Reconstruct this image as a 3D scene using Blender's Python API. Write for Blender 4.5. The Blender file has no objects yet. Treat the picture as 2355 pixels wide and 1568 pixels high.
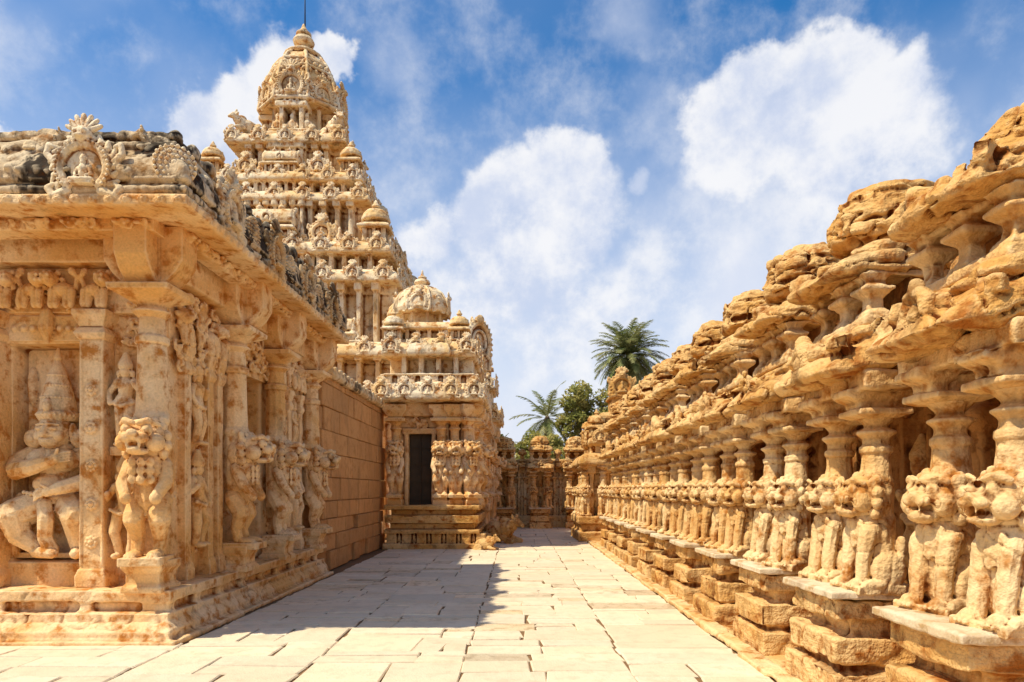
import bpy, bmesh, math, random, time
import numpy as np
from mathutils import Vector, Matrix, Euler
T0=time.time()
SC=bpy.context.scene; COL=SC.collection
PI=math.pi; R=math.radians
ALL=[]
# ------------------------------------------------------------------ noise
def _h(ix,iy,iz,seed):
    h=(ix*73856093)^(iy*19349663)^(iz*83492791)^(seed*2654435761)
    h&=0xffffffff
    h^=h>>15; h=(h*2246822519)&0xffffffff; h^=h>>13; h=(h*3266489917)&0xffffffff; h^=h>>16
    return h.astype(np.float64)/4294967295.0*2-1
def vnoise(P,seed):
    I=np.floor(P).astype(np.int64); F=P-I; U=F*F*(3-2*F)
    out=0
    for dx in (0,1):
        wx=U[:,0] if dx else 1-U[:,0]
        for dy in (0,1):
            wy=U[:,1] if dy else 1-U[:,1]
            for dz in (0,1):
                wz=U[:,2] if dz else 1-U[:,2]
                out=out+wx*wy*wz*_h(I[:,0]+dx,I[:,1]+dy,I[:,2]+dz,seed)
    return out
def displace(me,disp,seed=0,flat=1.0,crack=None):
    n=len(me.vertices)
    co=np.empty(n*3); me.vertices.foreach_get('co',co); co=co.reshape(-1,3)
    no=np.empty(n*3); me.vertices.foreach_get('normal',no); no=no.reshape(-1,3)
    d=np.zeros(n)
    for k,(s,a) in enumerate(disp):
        P=co/s; P[:,2]*=flat
        d+=a*vnoise(P+seed*7.13,seed*31+k)
    if crack:
        s,a=crack; P=co/s; P[:,2]*=flat*1.3
        P=P+.35*vnoise(co/(s*.4),seed+77)[:,None]
        r=1-np.abs(vnoise(P+seed*3.1,seed*17+5)); d-=a*np.clip((r-.86)/.14,0,1)**1.5
    co=co+no*d[:,None]
    me.vertices.foreach_set('co',co.ravel()); me.update()
# ------------------------------------------------------------------ builder
class B:
    def __init__(s): s.v=[]; s.f=[]
    def add(s,vs,fs,M=None):
        o=len(s.v)
        if M is not None: vs=[M@Vector(p) for p in vs]
        s.v+= [tuple(p) for p in vs]; s.f+=[tuple(i+o for i in f) for f in fs]
    def put(s,b,M=None): s.add(b.v,b.f,M); return s
    def box(s,x0,x1,y0,y1,z0,z1,M=None):
        s.loft([[(x0,y0,z0),(x1,y0,z0),(x1,y1,z0),(x0,y1,z0)],[(x0,y0,z1),(x1,y0,z1),(x1,y1,z1),(x0,y1,z1)]],M); return s
    def loft(s,secs,M=None):
        n=len(secs[0]); vs=[p for q in secs for p in q]; fs=[tuple(range(n-1,-1,-1))]
        for k in range(len(secs)-1):
            for i in range(n):
                j=(i+1)%n; fs.append((k*n+i,k*n+j,(k+1)*n+j,(k+1)*n+i))
        fs.append(tuple(range((len(secs)-1)*n,len(secs)*n))); s.add(vs,fs,M)
    def rect(s,cx,cy,secs,M=None):
        s.loft([[(cx-a,cy-b,z),(cx+a,cy-b,z),(cx+a,cy+b,z),(cx-a,cy+b,z)] for a,b,z in secs],M)
    def sq(s,cx,cy,secs,M=None): s.rect(cx,cy,[(a,a,z) for a,z in secs],M)
    def ring(s,cx,cy,secs,n=12,rot=0,M=None):
        s.loft([[(cx+r*math.cos(2*PI*i/n+rot),cy+r*math.sin(2*PI*i/n+rot),z) for i in range(n)] for r,z in secs],M)
    def ell(s,c,r,rot=None,n=12,m=7):
        if not hasattr(r,'__len__'): r=(r,r,r)
        M=Matrix.Translation(c)
        if rot: M=M@Euler(rot).to_matrix().to_4x4()
        secs=[]
        for k in range(m+1):
            a=-PI/2+PI*(k+.02)/(m+.04); q=max(math.cos(a),.02)
            secs.append([(r[0]*q*math.cos(2*PI*i/n),r[1]*q*math.sin(2*PI*i/n),r[2]*math.sin(a)) for i in range(n)])
        s.loft(secs,M)
    def cap(s,p,q,r,t,n=9):
        p=Vector(p);q=Vector(q);w=q-p
        if w.length<1e-6: return
        w.normalize(); u=w.orthogonal().normalized(); v=w.cross(u)
        secs=[]
        def rg(c,rr): secs.append([tuple(c+(u*math.cos(2*PI*i/n)+v*math.sin(2*PI*i/n))*rr) for i in range(n)])
        for a in (-85,-50,0): rg(p+w*r*math.sin(R(a)),r*math.cos(R(a)))
        for a in (0,50,85): rg(q+w*t*math.sin(R(a)),t*math.cos(R(a)))
        s.loft(secs)
    def path(s,pts,rs,n=8):
        if not hasattr(rs,'__len__'): rs=[rs]*len(pts)
        for i in range(len(pts)-1): s.cap(pts[i],pts[i+1],rs[i],rs[i+1],n)
    def prof(s,poly,a,b,axis='y'):
        if axis=='y': s.loft([[(p[0],t,p[1]) for p in poly] for t in (a,b)])
        else: s.loft([[(t,p[0],p[1]) for p in poly] for t in (a,b)])
    def profr(s,poly,a,b,c,k=.8,e=.1):   # profile extruded along y with rounded ends
        s.loft([[(c[0]+(p[0]-c[0])*q,t,c[1]+(p[1]-c[1])*q) for p in poly] for t,q in ((a,k*.8),(a+e*.35,(1+k)/2),(a+e,1),(b-e,1),(b-e*.35,(1+k)/2),(b,k*.8))])
    def disc(s,c,r,th=.03,n=10):  # rosette facing -Y
        x,y,z=c
        s.ell((x,y,z),(r*.35,th*1.8,r*.35),n=8,m=5)
        for k in range(8):
            a=k*PI/4; s.ell((x+r*.68*math.cos(a),y,z+r*.68*math.sin(a)),(r*.27,th*1.1,r*.27),n=7,m=4)
        s.ell((x,y,z),(r*.95,th*.6,r*.95),n=12,m=5)
    def mesh(s,name='mesh'):
        me=bpy.data.meshes.new(name); me.from_pydata(s.v,[],s.f); me.update(); return me
def smooth(me,on=True):
    me.polygons.foreach_set('use_smooth',[on]*len(me.polygons)); me.update()
def finish(b,mat,sm=False):
    me=b.mesh(); smooth(me,sm); me.materials.append(mat); return me
def worn(b,voxel,mat,disp=(),seed=0,sm=0,flat=1.0,crack=None):
    me=b.mesh(); ob=bpy.data.objects.new('tmp',me); COL.objects.link(ob)
    m=ob.modifiers.new('r','REMESH'); m.mode='VOXEL'; m.voxel_size=voxel
    if sm:
        k=ob.modifiers.new('s','SMOOTH'); k.factor=.5; k.iterations=sm
    dg=bpy.context.evaluated_depsgraph_get()
    me2=bpy.data.meshes.new_from_object(ob.evaluated_get(dg))
    bpy.data.objects.remove(ob); bpy.data.meshes.remove(me)
    if disp: displace(me2,disp,seed,flat,crack)
    me2.materials.clear(); me2.materials.append(mat); smooth(me2); return me2
def recol(me,mat):
    c=me.copy(); c.materials.clear(); c.materials.append(mat); return c
# ------------------------------------------------------------------ objects
def thing(name,label,cat,loc=(0,0,0),rz=0,group=None,sc=1):
    o=bpy.data.objects.new(name,None); o.location=loc; o.rotation_euler=(0,0,rz); o.scale=(sc,)*3
    o['label']=label; o['category']=cat
    if group: o['group']=group
    o.empty_display_size=.3
    ALL.append(o); return o
def part(name,me,parent,loc=(0,0,0),rz=0,sc=1,label=None):
    o=bpy.data.objects.new(name,me); o.parent=parent; o.location=loc; o.rotation_euler=(0,0,rz)
    o.scale=sc if hasattr(sc,'__len__') else (sc,sc,sc)
    if label: o['label']=label
    ALL.append(o); return o
def wpart(name,me,root,label=None):
    return part(name,me,root,tuple(-c for c in root.location),label=label)
def single(name,me,label,cat,loc=(0,0,0),rz=0,sc=1,group=None):
    o=bpy.data.objects.new(name,me); o.location=loc; o.rotation_euler=(0,0,rz); o.scale=(sc,)*3
    o['label']=label; o['category']=cat
    if group: o['group']=group
    ALL.append(o); return o
def struct(name,me,loc=(0,0,0)):
    o=bpy.data.objects.new(name,me); o.location=loc; o['kind']='structure'; ALL.append(o); return o
# ------------------------------------------------------------------ materials
class G:
    def __init__(s,nt): s.nt=nt
    def n(s,t,**k):
        x=s.nt.nodes.new(t)
        for a,v in k.items(): setattr(x,a,v)
        return x
    def put(s,sock,v):
        if isinstance(v,bpy.types.NodeSocket): s.nt.links.new(v,sock)
        else: sock.default_value=v
    def m(s,op,a,b=0.0,c=None,clamp=False):
        x=s.n('ShaderNodeMath',operation=op,use_clamp=clamp); s.put(x.inputs[0],a); s.put(x.inputs[1],b)
        if c is not None: s.put(x.inputs[2],c)
        return x.outputs[0]
    def vm(s,op,a,b=None,out=0):
        x=s.n('ShaderNodeVectorMath',operation=op); s.put(x.inputs[0],a)
        if b is not None:
            if op=='SCALE': s.put(x.inputs[3],b)
            else: s.put(x.inputs[1],b)
        return x.outputs['Value'] if op=='DOT_PRODUCT' else x.outputs[0]
    def noise(s,vec,scale,detail=6,rough=.55,col=False):
        x=s.n('ShaderNodeTexNoise'); s.put(x.inputs['Vector'],vec); x.inputs['Scale'].default_value=scale
        x.inputs['Detail'].default_value=detail; x.inputs['Roughness'].default_value=rough
        return x.outputs['Color'] if col else x.outputs['Fac']
    def mr(s,v,a,b,c=0.0,d=1.0,smooth=True):
        x=s.n('ShaderNodeMapRange'); x.interpolation_type='SMOOTHSTEP' if smooth else 'LINEAR'; x.clamp=True
        s.put(x.inputs[0],v)
        for i,q in enumerate((a,b,c,d)): x.inputs[i+1].default_value=q
        return x.outputs[0]
    def mix(s,f,a,b,blend='MIX'):
        x=s.n('ShaderNodeMix',data_type='RGBA',blend_type=blend); s.put(x.inputs[0],f)
        s.put(x.inputs[6],a if isinstance(a,bpy.types.NodeSocket) else (*a,1)); s.put(x.inputs[7],b if isinstance(b,bpy.types.NodeSocket) else (*b,1))
        return x.outputs[2]
    def val(s,v):
        x=s.n('ShaderNodeCombineXYZ')
        for i in range(3): s.put(x.inputs[i],v)
        return x.outputs[0]
def newmat(name):
    m=bpy.data.materials.new(name); m.use_nodes=True; nt=m.node_tree; nt.nodes.clear(); g=G(nt)
    out=g.n('ShaderNodeOutputMaterial'); p=g.n('ShaderNodeBsdfPrincipled'); nt.links.new(p.outputs[0],out.inputs[0])
    p.inputs['Roughness'].default_value=.9
    if 'Specular IOR Level' in p.inputs: p.inputs['Specular IOR Level'].default_value=.1
    return m,g,p
def stone(name,c1,c2,c3,stain=(.05,.03,.015),amt=.6,thr=(.56,.68),bump=.35,upstain=0.0,strata=0,fine=38,cav=.35,attr=False,plo=.43):
    m,g,p=newmat(name)
    geo=g.n('ShaderNodeNewGeometry'); pos=geo.outputs['Position']
    a=g.noise(pos,.9,3,.6); b=g.noise(pos,5.5,4,.65); c=g.noise(pos,fine,2,.6)
    col=g.mix(g.mr(a,.36,.64),c1,c2)
    col=g.mix(g.mr(b,.48,.67),col,c3)
    if attr:
        at=g.n('ShaderNodeVertexColor'); at.layer_name='Col'
        col=g.mix(1.0,col,at.outputs['Color'],'MULTIPLY')
    col=g.mix(1.0,col,g.val(g.mr(c,.25,.75,.86,1.12,False)),'MULTIPLY')
    mp=g.n('ShaderNodeMapping'); mp.inputs['Scale'].default_value=(1,1,.45); g.put(mp.inputs[0],pos)
    s=g.noise(mp.outputs[0],1.9,5,.7)
    sf=g.m('MULTIPLY',g.mr(s,thr[0],thr[1]),amt)
    if upstain:
        sep=g.n('ShaderNodeSeparateXYZ'); g.put(sep.inputs[0],geo.outputs['Normal'])
        up=g.mr(sep.outputs[2],.2,.9)
        sf=g.m('MAXIMUM',sf,g.m('MULTIPLY',g.m('MULTIPLY',up,g.mr(b,.42,.6)),upstain))
    col=g.mix(sf,col,stain)
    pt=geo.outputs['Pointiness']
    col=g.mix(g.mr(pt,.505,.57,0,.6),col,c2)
    col=g.mix(g.mr(pt,plo,.499,1-cav,0),col,tuple(k*q for k,q in zip(c3,(.36,.24,.16))))  # hollows mixed towards deep brown, painting recess shade into the base colour
    g.put(p.inputs['Base Color'],col)
    h=g.m('ADD',g.m('MULTIPLY',c,.45),g.m('MULTIPLY',b,1.3))
    if strata:
        mp2=g.n('ShaderNodeMapping'); mp2.inputs['Scale'].default_value=(1,1,5); g.put(mp2.inputs[0],pos)
        h=g.m('ADD',h,g.m('MULTIPLY',g.noise(mp2.outputs[0],3,2,.6),strata))
    bp=g.n('ShaderNodeBump'); bp.inputs['Strength'].default_value=bump; bp.inputs['Distance'].default_value=.06
    g.put(bp.inputs['Height'],h); g.put(p.inputs['Normal'],bp.outputs[0])
    return m
def plain(name,c,c2=None,rough=.8,scale=3):
    m,g,p=newmat(name); geo=g.n('ShaderNodeNewGeometry')
    g.put(p.inputs['Base Color'],g.mix(g.noise(geo.outputs['Position'],scale,3),c,c2 or c)); p.inputs['Roughness'].default_value=rough
    return m
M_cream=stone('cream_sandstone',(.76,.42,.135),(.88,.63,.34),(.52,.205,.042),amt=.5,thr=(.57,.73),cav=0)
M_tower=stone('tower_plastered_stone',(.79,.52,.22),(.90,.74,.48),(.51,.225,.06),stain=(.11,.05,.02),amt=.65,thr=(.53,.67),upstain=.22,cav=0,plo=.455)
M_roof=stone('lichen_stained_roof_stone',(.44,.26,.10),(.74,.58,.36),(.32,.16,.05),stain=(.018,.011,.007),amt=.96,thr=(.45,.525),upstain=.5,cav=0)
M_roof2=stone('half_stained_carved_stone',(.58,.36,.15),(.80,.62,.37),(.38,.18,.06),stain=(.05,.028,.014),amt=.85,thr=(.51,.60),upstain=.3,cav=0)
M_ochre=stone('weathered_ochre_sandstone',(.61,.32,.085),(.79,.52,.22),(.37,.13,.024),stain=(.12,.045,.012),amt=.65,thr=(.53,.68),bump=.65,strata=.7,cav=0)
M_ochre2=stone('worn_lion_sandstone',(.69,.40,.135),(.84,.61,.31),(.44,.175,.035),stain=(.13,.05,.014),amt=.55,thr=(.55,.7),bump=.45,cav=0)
M_deep=stone('shade_darkened_sandstone',(.36,.15,.038),(.48,.235,.07),(.22,.08,.016),stain=(.07,.025,.007),amt=.7,thr=(.5,.64),bump=.5,strata=.4,cav=0)  # darker version of the row's sandstone; recess shade is put into the colour
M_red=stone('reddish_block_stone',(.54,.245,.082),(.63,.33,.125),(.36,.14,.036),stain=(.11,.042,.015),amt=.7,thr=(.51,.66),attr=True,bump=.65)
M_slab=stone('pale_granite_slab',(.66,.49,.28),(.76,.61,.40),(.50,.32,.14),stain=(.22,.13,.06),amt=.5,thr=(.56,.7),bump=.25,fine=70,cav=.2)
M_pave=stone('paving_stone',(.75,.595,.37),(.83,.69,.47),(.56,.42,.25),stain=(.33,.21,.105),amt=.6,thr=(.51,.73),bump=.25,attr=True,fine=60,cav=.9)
M_earth=plain('earth',(.20,.11,.045),(.28,.165,.08),.95,1.5)
M_door=plain('old_dark_door',(.05,.038,.024),(.10,.07,.042),.8,6)
M_metal=plain('dark_iron_rod',(.04,.04,.045),None,.4)
def leafmat(name,a,b):
    m,g,p=newmat(name); geo=g.n('ShaderNodeNewGeometry')
    col=g.mix(g.mr(g.noise(geo.outputs['Position'],1.3,2),.35,.65),a,b)
    col=g.mix(1.0,col,g.val(g.mr(geo.outputs['Random Per Island'],0,1,.6,1.4,False)),'MULTIPLY')
    g.put(p.inputs['Base Color'],col); p.inputs['Roughness'].default_value=.6
    tr=g.n('ShaderNodeBsdfTranslucent'); g.put(tr.inputs[0],col); mx=g.n('ShaderNodeMixShader'); mx.inputs[0].default_value=.4
    out=[n for n in m.node_tree.nodes if n.type=='OUTPUT_MATERIAL'][0]
    m.node_tree.links.new(p.outputs[0],mx.inputs[1]); m.node_tree.links.new(tr.outputs[0],mx.inputs[2]); m.node_tree.links.new(mx.outputs[0],out.inputs[0])
    return m
M_palm=leafmat('palm_leaf',(.20,.235,.075),(.35,.34,.14))
M_leaf=leafmat('tree_leaf',(.26,.27,.065),(.46,.38,.11))
M_trunk=plain('bark',(.16,.11,.07),(.26,.19,.13),.9,5)
# ------------------------------------------------------------------ carved prototypes (face -Y)
def lion_seated(seed):
    b=B()
    b.box(-.24,.24,-.3,.2,-.04,.04)
    b.path([(0,.06,.12),(0,.03,.36),(0,.02,.6)],[.21,.2,.19])
    b.ell((0,-.07,.5),(.195,.15,.2)); b.cap((0,.03,.8),(0,.03,1.02),.17,.13)
    for s in (-1,1):
        b.ell((s*.17,.06,.17),(.09,.19,.17)); b.ell((s*.2,-.1,.05),(.06,.15,.05))
        b.path([(s*.115,-.12,.5),(s*.115,-.165,.3),(s*.115,-.19,.07)],[.09,.072,.062])
        b.ell((s*.115,-.235,.05),(.07,.09,.05))
        for t in (-.04,0,.04): b.cap((s*.115+t,-.27,.05),(s*.115+t,-.325,.03),.022,.019,6)
        b.ell((s*.09,-.27,.875),(.05,.045,.05)); b.ell((s*.09,-.31,.875),(.025,.022,.025))
        b.path([(s*.03,-.29,.935),(s*.1,-.275,.955),(s*.165,-.2,.925)],[.03,.032,.022])
        b.ell((s*.17,-.06,.955),(.05,.035,.045),(0,s*.6,0))
        b.ell((s*.135,-.2,.77),(.085,.1,.095)); b.ell((s*.06,-.335,.79),(.065,.06,.05))
        b.ell((s*.05,-.36,.735),(.016,.016,.035))
    b.ell((0,-.03,.79),(.235,.2,.22))
    b.ell((0,-.12,.84),(.19,.17,.155)); b.ell((0,-.28,.805),(.11,.11,.06)); b.ell((0,-.37,.83),(.05,.033,.034))
    b.ell((0,-.25,.675),(.11,.12,.04)); b.ell((0,-.335,.69),(.07,.035,.03))
    for k in range(13):
        a=R(-60+k*25); b.ell((.22*math.cos(a),-.085,.79+.21*math.sin(a)),(.045,.06,.05),n=8,m=5)
    for r in range(3):
        for k in range(3): b.ell(((k-1)*.085,-.205+abs(k-1)*.02,.57-r*.085),(.042,.02,.045),n=7,m=5)
    b.path([(.1,.2,.1),(.21,.16,.25),(.19,.18,.42)],[.035,.03,.045])
    return b
def lion_rear(seed):
    b=B()
    b.box(-.15,.15,-.2,.17,-.03,.03)
    for s in (-1,1):
        b.path([(s*.075,.05,.42),(s*.09,-.03,.3),(s*.078,.02,.15),(s*.078,-.01,.04)],[.09,.085,.052,.047])
        b.ell((s*.078,-.08,.038),(.056,.1,.04))
        for t in (-.028,0,.028): b.cap((s*.078+t,-.14,.035),(s*.078+t,-.185,.022),.018,.015,6)
        b.path([(s*.125,0,.67),(s*.15,-.08,.54),(s*.11,-.14,.46)],[.06,.052,.043])
        b.ell((s*.105,-.155,.44),(.046,.045,.045))
        b.ell((s*.07,-.235,.905),(.042,.035,.042)); b.ell((s*.07,-.268,.905),(.022,.018,.022))
        b.path([(s*.02,-.25,.95),(s*.08,-.235,.968),(s*.135,-.16,.945)],[.02,.024,.016])
        b.ell((s*.13,-.05,.98),(.042,.03,.045),(0,s*.5,0))
        b.ell((s*.105,-.16,.825),(.07,.08,.065)); b.ell((s*.05,-.28,.85),(.052,.05,.038))
        b.ell((s*.042,-.3,.808),(.012,.012,.026))
    b.path([(0,.04,.4),(0,.03,.55),(0,.0,.7)],[.12,.115,.14])
    b.ell((0,-.05,.64),(.13,.105,.12)); b.ell((0,.0,.82),(.17,.14,.15)); b.cap((0,.04,.85),(0,.04,1.02),.12,.1)
    b.ell((0,-.09,.88),(.15,.14,.115)); b.ell((0,-.24,.86),(.075,.095,.042)); b.ell((0,-.325,.88),(.04,.026,.028))
    b.ell((0,-.215,.76),(.075,.095,.026)); b.ell((0,-.29,.772),(.052,.028,.022))
    for k in range(13):
        a=R(-62+k*25.3); b.ell((.165*math.cos(a),-.06,.84+.15*math.sin(a)),(.033,.045,.038),n=8,m=5)
    for r in range(3):
        for k in range(3): b.ell(((k-1)*.065,-.158+abs(k-1)*.014,.69-r*.06),(.034,.016,.034),n=7,m=5)
    b.path([(.05,.14,.4),(.13,.13,.5),(.12,.12,.66)],[.022,.02,.03])
    return b
def stand_fig(seed):
    r=random.Random(seed); b=B(); t=r.choice((-1,1))
    b.ring(0,0,[(.07,.83),(.075,.87),(.05,.93),(.02,1.0)],10)
    b.ell((0,-.01,.79),(.055,.06,.065)); b.cap((0,0,.68),(0,0,.74),.045,.04)
    b.path([(0,0,.65),(0,0,.55),(t*.03,0,.46)],[.085,.07,.09])
    for s in (-1,1):
        b.ell((s*.09,0,.68),(.045,.045,.045)); b.ell((s*.075,0,.77),(.025,.03,.04))
    b.path([(-.1,0,.67),(-.17,-.02,.56),(-.13,-.07,.62 if t>0 else .45)],[.036,.03,.026])
    b.path([(.1,0,.67),(.17,-.02,.56),(.12,-.07,.45 if t>0 else .66)],[.036,.03,.026])
    b.path([(-.05,0,.45),(-.06-.02*t,-.04,.25),(-.05,0,.04)],[.065,.05,.036]); b.path([(.05,0,.45),(.08+.02*t,-.05,.26),(.05,0,.04)],[.065,.05,.036])
    b.ell((-.055,-.05,.02),(.035,.07,.025)); b.ell((.06,-.05,.02),(.035,.07,.025))
    b.path([(-.11,-.05,.46),(0,-.09,.42),(.11,-.05,.46)],.02)
    return b
def seat_fig():
    b=B()
    b.ring(0,0,[(.1,.78),(.11,.84),(.06,.94),(.02,1)],9); b.ell((0,-.02,.7),(.09,.1,.11)); b.path([(0,0,.3),(0,0,.52)],[.15,.16])
    for s in (-1,1):
        b.path([(s*.17,0,.54),(s*.26,-.03,.34),(s*.16,-.16,.24)],[.06,.05,.045])
        b.path([(s*.1,-.02,.15),(s*.32,-.14,.12),(s*.02,-.24,.1)],[.1,.085,.06])
    b.box(-.34,.34,-.22,.1,-.02,.07)
    return b
def kudu(big=False):
    b=B(); pts=[]
    for k in range(17):
        a=R(-48+k*276/16); pts.append((.33*math.cos(a),-.07,.42+.33*math.sin(a)))
    b.path(pts,.07,7)
    for k in range(1,16):
        a=R(-48+k*276/16); q=.44
        b.cap((q*.95*math.cos(a),-.05,.42+q*.95*math.sin(a)),(q*1.12*math.cos(a+.18),-.04,.42+q*1.12*math.sin(a+.18)),.055,.03,6)
    b.ell((0,-.02,.42),(.34,.06,.34))
    for s in (-1,1):
        b.path([(s*.24,-.06,.1),(s*.42,-.06,.03),(s*.5,-.06,.14),(s*.42,-.06,.2)],[.07,.06,.05,.03])
        b.path([(s*.4,-.04,.5),(s*.52,-.04,.62),(s*.5,-.04,.75),(s*.42,-.04,.72)],[.06,.05,.04,.03])
    b.ell((0,-.1,.86),(.14,.1,.12)); b.ell((-.06,-.18,.89),.035); b.ell((.06,-.18,.89),.035); b.ell((0,-.18,.82),(.07,.05,.03))
    for k in range(7):
        a=R(15+k*25); b.cap((.1*math.cos(a),-.08,.92+.05*math.sin(a)),(.24*math.cos(a),-.06,.95+.2*math.sin(a)),.05,.034,6)
    b.put(seat_fig(),Matrix.Translation((0,-.08,.18))@Matrix.Scale(.44,4))
    if big:
        for k in range(26):
            a=R(-40+k*260/25); q=.37; b.ell((q*math.cos(a),-.135,.42+q*math.sin(a)),.022,n=6,m=4)
    return b
def bull():
    b=B(); b.ell((0,.05,.28),(.22,.42,.25)); b.ell((0,-.2,.34),(.2,.2,.22)); b.ell((0,-.17,.54),(.1,.14,.1))
    b.path([(0,-.3,.38),(0,-.42,.5)],[.15,.12]); b.path([(0,-.44,.54),(0,-.6,.46)],[.115,.075]); b.ell((0,-.64,.44),(.075,.05,.06))
    for s in (-1,1):
        b.path([(s*.08,-.42,.63),(s*.12,-.43,.69)],[.035,.024]); b.ell((s*.16,-.42,.56),(.07,.03,.035))
        b.path([(s*.17,-.22,.14),(s*.2,-.48,.07),(s*.16,-.3,.04)],[.08,.06,.05]); b.ell((s*.22,.28,.15),(.09,.2,.15)); b.path([(s*.26,.15,.06),(s*.27,.4,.05)],[.06,.05])
        b.ell((s*.075,-.52,.55),.025)
    for k in range(7):
        a=R(-180+k*30); b.ell((.17*math.cos(a),-.34,.42+.17*math.sin(a)),.035,n=6,m=4)
    return b
def kudu_low():
    b=B(); pts=[]
    for k in range(9):
        a=R(-40+k*260/8); pts.append((.34*math.cos(a),-.08,.42+.34*math.sin(a)))
    b.path(pts,.1,6); b.ell((0,-.02,.42),(.34,.06,.34),n=8,m=5); b.ell((0,-.1,.38),(.14,.08,.2),n=7,m=5); b.ell((0,-.09,.86),(.12,.1,.13),n=7,m=5)
    return b
kudu_l=kudu_low()
def kuta():
    b=B(); b.sq(0,0,[(.27,0),(.27,.05),(.2,.06),(.2,.32)])
    for x in (-.21,.0,.21):
        for y in (-.21,.21):
            b.box(x-.035,x+.035,y-.055,y+.055,.03,.33); b.box(y-.055,y+.055,x-.035,x+.035,.03,.33)
    b.sq(0,0,[(.24,.3),(.36,.31),(.36,.36),(.28,.42),(.18,.43)]); b.ring(0,0,[(.16,.41),(.16,.52)],10)
    b.ring(0,0,[(.24,.5),(.335,.52),(.335,.57),(.29,.68),(.2,.77),(.07,.81)],14)
    b.ring(0,0,[(.07,.79),(.05,.83),(.1,.87),(.09,.9),(.045,.93),(.06,.945),(.015,1.03)],9)
    for k in range(4):
        M=Matrix.Rotation(k*PI/2,4,'Z')@Matrix.Translation((0,-.26,.46))@Matrix.Scale(.26,4); b.put(kudu_l,M)
    return b
def sala():
    b=B(); b.rect(0,0,[(.62,.27,0),(.62,.27,.05),(.58,.19,.06),(.58,.19,.34)])
    for i in range(6):
        x=-.54+i*.216; b.box(x-.035,x+.035,-.29,.29,.03,.34)
    b.rect(0,0,[(.6,.25,.3),(.7,.37,.31),(.7,.37,.36),(.62,.28,.42),(.55,.18,.43)]); b.rect(0,0,[(.52,.16,.4),(.52,.16,.54)])
    poly=[(.29*math.cos(R(a)),.6+.3*math.sin(R(a))) for a in range(-20,201,20)]
    b.prof(poly,-.6,.6,'x')
    for x in (-.28,.28): b.ring(x,0,[(.06,.87),(.1,.94),(.09,.97),(.04,1.0),(.015,1.09)],8)
    b.put(kudu_l,Matrix.Translation((0,-.27,.44))@Matrix.Scale(.36,4)); b.put(kudu_l,Matrix.Rotation(PI,4,'Z')@Matrix.Translation((0,-.27,.44))@Matrix.Scale(.36,4))
    for s in (-1,1): b.put(kudu_l,Matrix.Rotation(s*PI/2,4,'Z')@Matrix.Translation((0,-.58,.34))@Matrix.Scale(.62,4))
    return b
LION=[worn(lion_seated(i),.0105,M_ochre2,[(.25,.014),(.1,.009),(.035,.003)],i+3,0,1,(.4,.010)) for i in range(3)]
LIONR=worn(lion_rear(0),.0072,M_cream,[(.12,.003),(.03,.001)],5,0)
LIONS=worn(lion_rear(0),.0125,M_cream,[(.12,.004)],6,0)
STAND=[worn(stand_fig(i),.011,M_cream,[(.1,.006)],i+11,0) for i in range(3)]
STANDO=worn(stand_fig(5),.013,M_ochre,[(.15,.025),(.06,.01)],19,0)
SEAT=worn(seat_fig(),.028,M_tower,[(.2,.02)],20,0)
KUDU=worn(kudu(True),.012,M_tower,[(.1,.006)],21,0)
KUDUR=recol(KUDU,M_roof2)
KUDUS=worn(kudu(),.027,M_tower,[(.1,.01)],22,0)
BULL=worn(bull(),.018,M_tower,[(.2,.02),(.06,.006)],23,0); BULLR=recol(BULL,M_roof2)
BULLO=recol(BULL,M_ochre)
KUTA=worn(kuta(),.017,M_tower,[(.1,.007)],24,0)
SALA=worn(sala(),.019,M_tower,[(.1,.007)],25,0); SALAO=recol(SALA,M_ochre); KUTAO=recol(KUTA,M_ochre); KUDUO=recol(KUDUS,M_ochre)
def disc_med():
    b=B(); b.ell((0,0,0),(1,.22,1),n=24,m=8)
    for rr,nn,q in ((.92,22,.1),(.66,16,.1),(.4,10,.1)):
        for k in range(nn):
            a=2*PI*k/nn; b.ell((rr*math.cos(a),-.24*(1-rr*.6),rr*math.sin(a)),(q,.17,q),n=7,m=5)
    b.ell((0,-.24,0),(.2,.16,.2)); return b
MEDAL=worn(disc_med(),.026,M_tower,[(.2,.02)],26,0); MEDALR=recol(MEDAL,M_roof2)
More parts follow.
